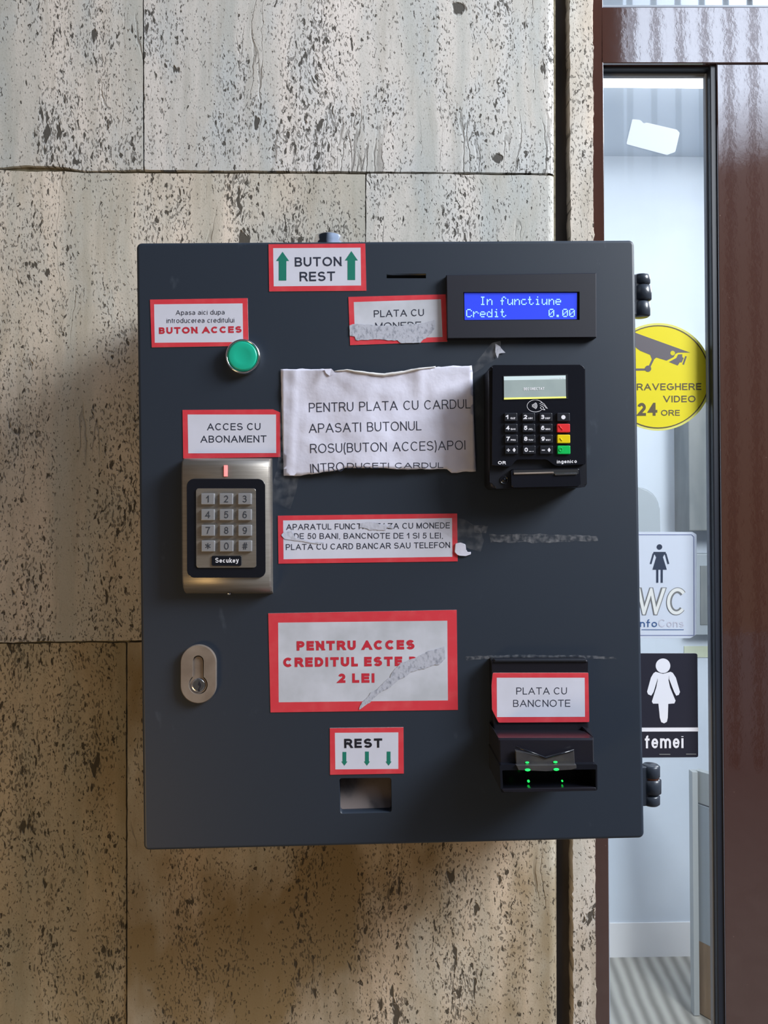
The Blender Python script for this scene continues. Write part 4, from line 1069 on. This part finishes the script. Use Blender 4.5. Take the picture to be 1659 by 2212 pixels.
# card slot
m = MB(); m.m('black_gloss').prism([bp(x, y, TD+.0002) for x, y in rquad([(1104, 1013), (1252, 1011), (1255, 1050), (1105, 1053)], [5, 4, 4, 4])], -BN*.005, bevel=.0016, seg=3); sl = m.build('slot_housing', ct)
m = MB(); m.m('hole_dark').prism([bp(x, y, TD+.0004) for x, y in rquad([(1109, 1015.5), (1250, 1013.5), (1250, 1024), (1110, 1026.5)], 2, 2)], -BN*.002); m.build('card_slot', sl)
m = MB(); m.m('steel_shiny').prism([bp(x, y, TD+.0012) for x, y in [(1198, 1022.5), (1246, 1021.5), (1246, 1025), (1200, 1026.5)]], -BN*.0008, bevel=.0002); m.m('steel_dull').prism([bp(x, y, TD+.001) for x, y in [(1110, 1021), (1196, 1019), (1196, 1022.5), (1110, 1025)]], -BN*.0006, bevel=.0002); m.build('card_guide', sl)
m = MB(); m.m('black_gloss').lathe(bp(1089, 1037, TD-.004), BN, [(.0034, 0), (.0034, .0006), (.0028, .0007), (.0026, .0004), (.0018, .0003), (.0018, .0008), (0, .0009)]); m.build('round_sensor', ct)

# ------------------------------------------------------------------ banknote reader
bn = thing('banknote_reader', 'black banknote reader with a protruding green-lit slot at the lower right of the cabinet', 'banknote reader', bp(1175, 1712, 0))
m = MB(); m.m('snout_plastic').prism([bp(x, y, .012) for x, y in rquad([(1062, 1426), (1270, 1425), (1272, 1580), (1066, 1582)], [4, 4, 0, 0])], -BN*.012, bevel=.002, seg=3); m.build('back_plate', bn)
m = MB(); m.m('black_plastic').prism([bp(x, y, .0135) for x, y in [(1068, 1424), (1266, 1423.5), (1269.5, 1431), (1066, 1432)]], -BN*.006, bevel=.0015, seg=3); m.build('top_rim', bn)
# snout: lofted profile, wider towards the mouth
prof = [(1576, .010, 1068, 1277), (1580, .022, 1070, 1278), (1594, .043, 1077, 1283), (1599, .045, 1077.5, 1283), (1650, .047, 1079, 1284), (1654, .047, 1079, 1285)]
m = MB(); m.m('snout_plastic'); vs = []
for y, d, xa, xb in prof:
    A, B = bp(xa, y, d), bp(xb, y, d); u = (B-A).normalized()
    vs.append([m.bm.verts.new(p) for p in (A-BN*d+u*.0, A-BN*.001, A+u*.001, B-u*.001, B-BN*.001, B-BN*d)])
for A, B in zip(vs, vs[1:]):
    for i in range(5): m.bm.faces.new((A[i], A[i+1], B[i+1], B[i]))
m.bm.faces.new(vs[0]); m.bm.faces.new(vs[-1][::-1])
m.build('snout', bn)
# mouth frame: hollow rectangular collar
MD = .052
O = rquad([(1079.5, 1652), (1290, 1651), (1290.5, 1708), (1082, 1712)], 4, 4); I = rquad([(1085, 1664), (1287, 1662), (1287, 1703.5), (1087, 1706.5)], 2, 4)
def collar(mb, O, I, d, depth, back):
    n = len(O)
    fo = [mb.bm.verts.new(bp(x, y, d)) for x, y in O]; ob_ = [mb.bm.verts.new(bp(x, y, d)-BN*back) for x, y in O]
    fi = [mb.bm.verts.new(bp(x, y, d)) for x, y in I]; ib = [mb.bm.verts.new(bp(x, y, d)-BN*depth) for x, y in I]
    for k in range(n):
        j = (k+1) % n
        for q in ((fo[k], fo[j], fi[j], fi[k]), (ob_[k], ob_[j], fo[j], fo[k]), (fi[k], fi[j], ib[j], ib[k])):
            f = mb.bm.faces.new(q); f.material_index = mb.cur
    f = mb.bm.faces.new(ib); f.material_index = mb.cur
    f = mb.bm.faces.new(ob_[::-1]); f.material_index = mb.cur
m = MB(); m.m('black_gloss'); collar(m, O, I, MD, .030, MD); mo = m.build('mouth_frame', bn)
# lower lip line and translucent chevron lens
m = MB(); m.m('snout_plastic').prism([bp(x, y, MD+.0012) for x, y in rquad([(1084, 1704.5), (1287, 1701.5), (1289, 1708), (1120, 1711), (1088, 1711)], 1.5, 2)], -BN*.004, bevel=.0008); m.build('lower_lip', mo)
m = MB(); m.m('smoky_lens').prism([bp(x, y, .0505) for x, y in [(1113.7, 1622), (1179.5, 1638), (1240.3, 1622), (1242, 1652), (1115, 1654)]], -BN*.0035, bevel=.0004)
m.m('smoky_lens').prism([bp(x, y, MD+.0016) for x, y in [(1115, 1653), (1245, 1652), (1245.5, 1660), (1235, 1663), (1180, 1666), (1120, 1664)]], -BN*.003, bevel=.0004); ln = m.build('light_window', bn)
m = MB(); m.m('black_gloss'); m.tube([bp(x, y, .0508) for x, y in [(1114, 1613), (1150, 1626), (1179.5, 1637), (1205, 1630), (1240, 1620)]], .0006, 8); m.build('chevron_ridge', ln)
for x, y, rr, d in ((1139, 1647.5, 4.0, .0510), (1200, 1646.5, 4.4, .0510), (1140, 1663.5, 5.8, MD+.0022), (1202, 1662.5, 5.8, MD+.0022), (1142, 1688, 2.6, .0405), (1215, 1687.6, 1.8, .0405)):
    m = MB(); m.m('led_green').prism([bp(px, py, d) for px, py in circ(x, y, rr, 18, rr*(.45 if rr > 3 else 1))], -BN*.0012, bevel=.0002); m.build('green_light', bn)
sticker('banknote_sticker', 'curling red-bordered sticker reading PLATA CU BANCNOTE on the banknote reader', rquad([(1064.5, 1453.4), (1271, 1453.2), (1273, 1559.8), (1077, 1561), (1063, 1533), (1061.8, 1481)], 2, 2),
        [(1073, 1464), (1263, 1464), (1263.6, 1548.4), (1073.7, 1549)],
        [('PLATA CU', 1115.4, 1500.3, 1224.6, 1500, 15.2, .115, 'ink_dark'), ('BANCNOTE', 1108.6, 1527, 1232, 1526.6, 15.2, .115, 'ink_dark')], base=.0128)

# ------------------------------------------------------------------ stickers on the glass
SY = GY-.0008
def gp(d=0): return lambda x, y: wp(x, y, SY-d)
kb = .19229
sb = lambda L_: [(1340+x*kb, 680+y*kb) for x, y in L_]
t = thing('camera_sticker', 'round yellow video surveillance sticker on the glass, half behind the cabinet', 'sticker', wp(1421.5, 930, SY), boxframe=False)
m = MB(); m.m('sign_pale_yellow').prism([wp(x, y, SY) for x, y in circ(1421.8, 814, 116.3, 72)], V((0, .0004, 0))); m.build('sticker_sheet', t)
m = MB(); m.m('sign_yellow').face([wp(x, y, SY-.0001) for x, y in circ(1421.8, 814, 110, 72)]); m.build('yellow_field', t)
m = MB(); m.m('sign_brown_ink'); line(m, circ(1421.8, 814, 110.4, 72)+[(1421.8+110.4, 814)], 2.4, gp(.0002)); m.build('ring_line', t)
m = MB(); m.m('sign_grey_ink')
for q in ([(140, 190), (205, 215), (785, 425), (650, 425), (620, 440), (600, 475), (520, 515), (405, 480), (380, 500), (355, 500), (335, 450), (225, 405), (190, 380), (140, 330)],
          [(545, 530), (630, 485), (650, 445), (695, 442), (697, 475), (712, 485), (690, 535), (668, 535), (645, 570)], [(730, 463), (747, 468), (715, 562), (697, 556)]):
    m.face([gp(.0002)(x, y) for x, y in sb(q)])
line(m, sb([(375, 485), (320, 600)]), 4.4, gp(.0002)); line(m, sb([(60, 615), (300, 615)]), 4.6, gp(.0002)); m.face([gp(.0003)(x, y) for x, y in circ(*sb([(312, 605)])[0], 6.8, 24)])
m.m('sign_yellow').face([gp(.0003)(x, y) for x, y in circ(*sb([(588, 430)])[0], 5, 20)])
m.build('camera_pictogram', t)
for s_, xl, yl_, xr, yr, cap, pen in (('SUPRAVEGHERE', 1330, 843.5, 1515, 842.4, 14.8, .17), ('VIDEO', 1433, 869.2, 1502.5, 868.8, 14.4, .17), ('24', 1377, 898.3, 1420, 898, 28, .22), ('ORE', 1428, 898, 1468.5, 898, 12.6, .17)):
    m = MB(); m.m('sign_brown_ink'); write(m, s_, xl, yl_, xr, yr, cap, pen, gp(.0002)); m.build('lettering', t)
# WC sheet
kw_ = .25317
sw_ = lambda L_: [(1360+x*kw_, 1120+y*kw_) for x, y in L_]
t = thing('toilet_sheet', 'white laminated sheet with a small dark woman figure and the letters WC on the glass', 'sign', wp(1424, 1379, SY), boxframe=False)
m = MB(); m.m('sheet_white').prism([wp(x, y, SY) for x, y in rquad([(1344, 1149), (1496, 1149), (1505, 1155), (1504.5, 1370), (1491, 1378.7), (1344, 1378.7)], 2, 2)], V((0, .0005, 0))); m.build('sheet', t)
m = MB(); m.m('sheet_line'); line(m, [(1350, 1155), (1494, 1155), (1499, 1160), (1499.5, 1372.5), (1350, 1372.5), (1350, 1155)], 1.5, gp(.0002)); m.build('border_line', t)
def woman(mb, cx, hy, hr, P, sc=1.0):
    mb.face([P(x, y) for x, y in circ(cx, hy, hr, 28)])
m = MB(); m.m('figure_blue'); P = gp(.0002); woman(m, 1424.6, 1181.5, 5.9, P)
m.face([P(x, y) for x, y in sw_([(212, 300), (300, 300), (285, 330), (318, 437), (196, 437), (228, 330)])])
line(m, sw_([(222, 292), (205, 300), (180, 388)]), 3.6, P); line(m, sw_([(292, 292), (308, 300), (332, 388)]), 3.6, P); line(m, sw_([(205, 296), (308, 296)]), 5.5, P)
line(m, sw_([(237, 430), (237, 548)]), 4.4, P); line(m, sw_([(275, 430), (275, 548)]), 4.4, P); m.build('woman_pictogram', t)
for s_, xa, xb in (('W', 1372, 1435), ('C', 1437.5, 1482)):
    m = MB(); m.m('outline_grey'); write(m, s_, xa, 1329, xb, 1329, 60, .20 if s_ == 'C' else .2, gp(.0002), slant=.06)
    m.m('letter_cream'); write(m, s_, xa+1.4, 1327.6, xb-1.4, 1327.6, 57.2, .12, gp(.0004), slant=.06); m.build('lettering', t)
m = MB(); m.m('text_blue'); write(m, 'Info', 1377, 1354.5, 1419.5, 1354.5, 17, .14, gp(.0002), xh=.66); m.face([gp(.0002)(x, y) for x, y in rect(1386, 1359.5, 1477, 1361)]); m.build('lettering', t)
m = MB(); m.m('text_pale'); write(m, 'Cons', 1422.5, 1354.5, 1477, 1354.5, 17, .12, gp(.0002), xh=.66); m.build('lettering', t)
# women's sign
t = thing('womens_sign', 'black sign with a large white woman figure and the word femei on the glass', 'sign', wp(1432, 1637, SY), boxframe=False)
m = MB(); m.m('sign_black').prism([wp(x, y, SY-.001) for x, y in rquad([(1356, 1411.5), (1506.8, 1411.5), (1508.5, 1636), (1357, 1637)], 4, 4)], V((0, .0016, 0)), bevel=.0003); m.build('sign_plate', t)
P = gp(.0012); m = MB(); m.m('white_mark'); m.face([P(x, y) for x, y in [(1356, 1572), (1509, 1571.5), (1509, 1580), (1356, 1580.5)]]); m.build('white_stripe', t)
m = MB(); m.m('white_mark'); P = gp(.0012); woman(m, 1432.2, 1438.2, 15.8, P)
m.face([P(x, y) for x, y in sw_([(222, 1308), (285, 1326), (350, 1308), (370, 1318), (340, 1350), (332, 1378), (345, 1440), (392, 1555), (382, 1578), (330, 1582), (326, 1700), (318, 1735), (295, 1748), (270, 1738), (258, 1700), (246, 1580), (200, 1580), (190, 1562), (228, 1440), (240, 1378), (232, 1350), (205, 1320)])])
m.face([P(x, y) for x, y in sw_([(205, 1318), (235, 1345), (236, 1378), (205, 1480), (185, 1512), (158, 1500), (149, 1478), (182, 1358)])])
P = gp(.0014)
m.face([P(x, y) for x, y in sw_([(368, 1316), (338, 1345), (338, 1372), (380, 1480), (398, 1512), (420, 1505), (430, 1480), (395, 1358)])])
m.build('woman_pictogram', t)
m = MB(); m.m('white_mark'); write(m, 'femei', 1393, 1616.5, 1476.5, 1616, 28, .165, P, xh=.76, gap=.16); m.m('outline_grey').face([P(x, y) for x, y in rect(1424, 1628.5, 1448, 1630.5)]); m.face([P(x, y) for x, y in rect(1482, 1628, 1504, 1630)]); m.build('lettering', t)
# blank label
m = MB(); m.m('sheet_white').prism([wp(x, y, SY) for x, y in rquad([(1366, 257.3), (1383, 259), (1391, 267), (1396, 264.5), (1462, 280), (1468.4, 287), (1458.7, 328), (1448, 332), (1441, 334.8), (1353, 311.3)], 2, 2)], V((0, .0003, 0)))
tag(m.build('blank_label'), 'tilted blank white paper label at the top of the glass pane', 'label')

# ------------------------------------------------------------------ street side: what the gloss reflects
t = thing('window_grille', 'row of dark upright bars across the passage, mirrored in the brown transom', 'grille', V((2.0, -2.3, 2.0)), boxframe=False)
m = MB(); m.m('bar_dark')
for i in range(15): m.tube([V((1.40+i*.13, -2.3, FZ)), V((1.40+i*.13, -2.3, 4.2))], .017, 8)
boxw(m, 1.33, -2.33, 4.2, 3.35, -2.27, 4.25); m.build('bars', t)
m = MB(); m.m('pavement'); boxw(m, -1.2, -2.7, FZ, 1.33, -2.2, 4.4, .01)
tag(m.build('pillar'), 'dull stone pillar across the passage beside the bar grille, behind the viewer', 'pillar')

# ------------------------------------------------------------------ light
SKY = 3.9
wd = bpy.data.worlds.new('world'); S.world = wd; wd.use_nodes = True; N, L = wd.node_tree.nodes, wd.node_tree.links
bg = N['Background']; tc = N.new('ShaderNodeTexCoord'); sp = N.new('ShaderNodeSeparateXYZ'); L.new(tc.outputs['Generated'], sp.inputs[0])
def ramp(src, stops):
    rp = N.new('ShaderNodeValToRGB'); L.new(src, rp.inputs[0]); e = rp.color_ramp.elements
    e[0].position, e[0].color = stops[0]; e[1].position, e[1].color = stops[1]
    for po, cc in stops[2:]:
        x = e.new(po); x.color = cc
    return rp.outputs[0]
# low part: street and buildings; above about 30 degrees the open overcast sky, on the street side to the right
low = ramp(sp.outputs['Z'], [(0, (.13, .10, .08, 1)), (.30, (.17, .155, .15, 1)), (.40, (.22, .21, .22, 1)), (.46, (.0, .0, .0, 1)), (1, (0, 0, 0, 1))])
sky = ramp(sp.outputs['Z'], [(.40, (0, 0, 0, 1)), (.47, (1, 1, 1, 1)), (.60, (1, 1, 1, 1)), (.72, (.16, .18, .22, 1)), (1, (.13, .15, .18, 1))])
az = N.new('ShaderNodeMapRange'); az.inputs[1].default_value = -.25; az.inputs[2].default_value = .35; az.inputs[3].default_value = .03; L.new(sp.outputs['X'], az.inputs[0])
ml = N.new('ShaderNodeVectorMath'); ml.operation = 'SCALE'; L.new(sky, ml.inputs[0])
m2 = N.new('ShaderNodeMath'); m2.operation = 'MULTIPLY'; m2.inputs[1].default_value = SKY; L.new(az.outputs[0], m2.inputs[0]); L.new(m2.outputs[0], ml.inputs['Scale'])
tn = N.new('ShaderNodeVectorMath'); tn.operation = 'MULTIPLY'; tn.inputs[1].default_value = (.80, .92, 1.12); L.new(ml.outputs[0], tn.inputs[0]); ml = tn
ad = N.new('ShaderNodeVectorMath'); ad.operation = 'ADD'; L.new(low, ad.inputs[0]); L.new(ml.outputs[0], ad.inputs[1])
L.new(ad.outputs[0], bg.inputs[0]); bg.inputs[1].default_value = 1
def area(name, loc, target, size, energy, col, sy=None):
    l = bpy.data.lights.new(name, 'AREA'); l.energy = energy; l.color = col; l.size = size
    if sy: l.shape = 'RECTANGLE'; l.size_y = sy
    o = bpy.data.objects.new(name, l); C.objects.link(o); o.location = loc
    o.rotation_euler = (V(target)-V(loc)).to_track_quat('-Z', 'Y').to_euler(); return o
area('daylight', (1.5, -.1, 2.35), (.1, .7, 1.35), .7, 60, (.93, .97, 1.0))
area('warm_fill', (-1.3, -.7, .12), (-.1, .76, .9), .7, 15, (1.0, .66, .27))  # added warm fill from the low left, no such lamp in view
area('room_lamp', (1.0, 1.3, CZ-.06), (1.0, 1.6, 0), .9, 11.5, (.91, .95, 1.0), .5)
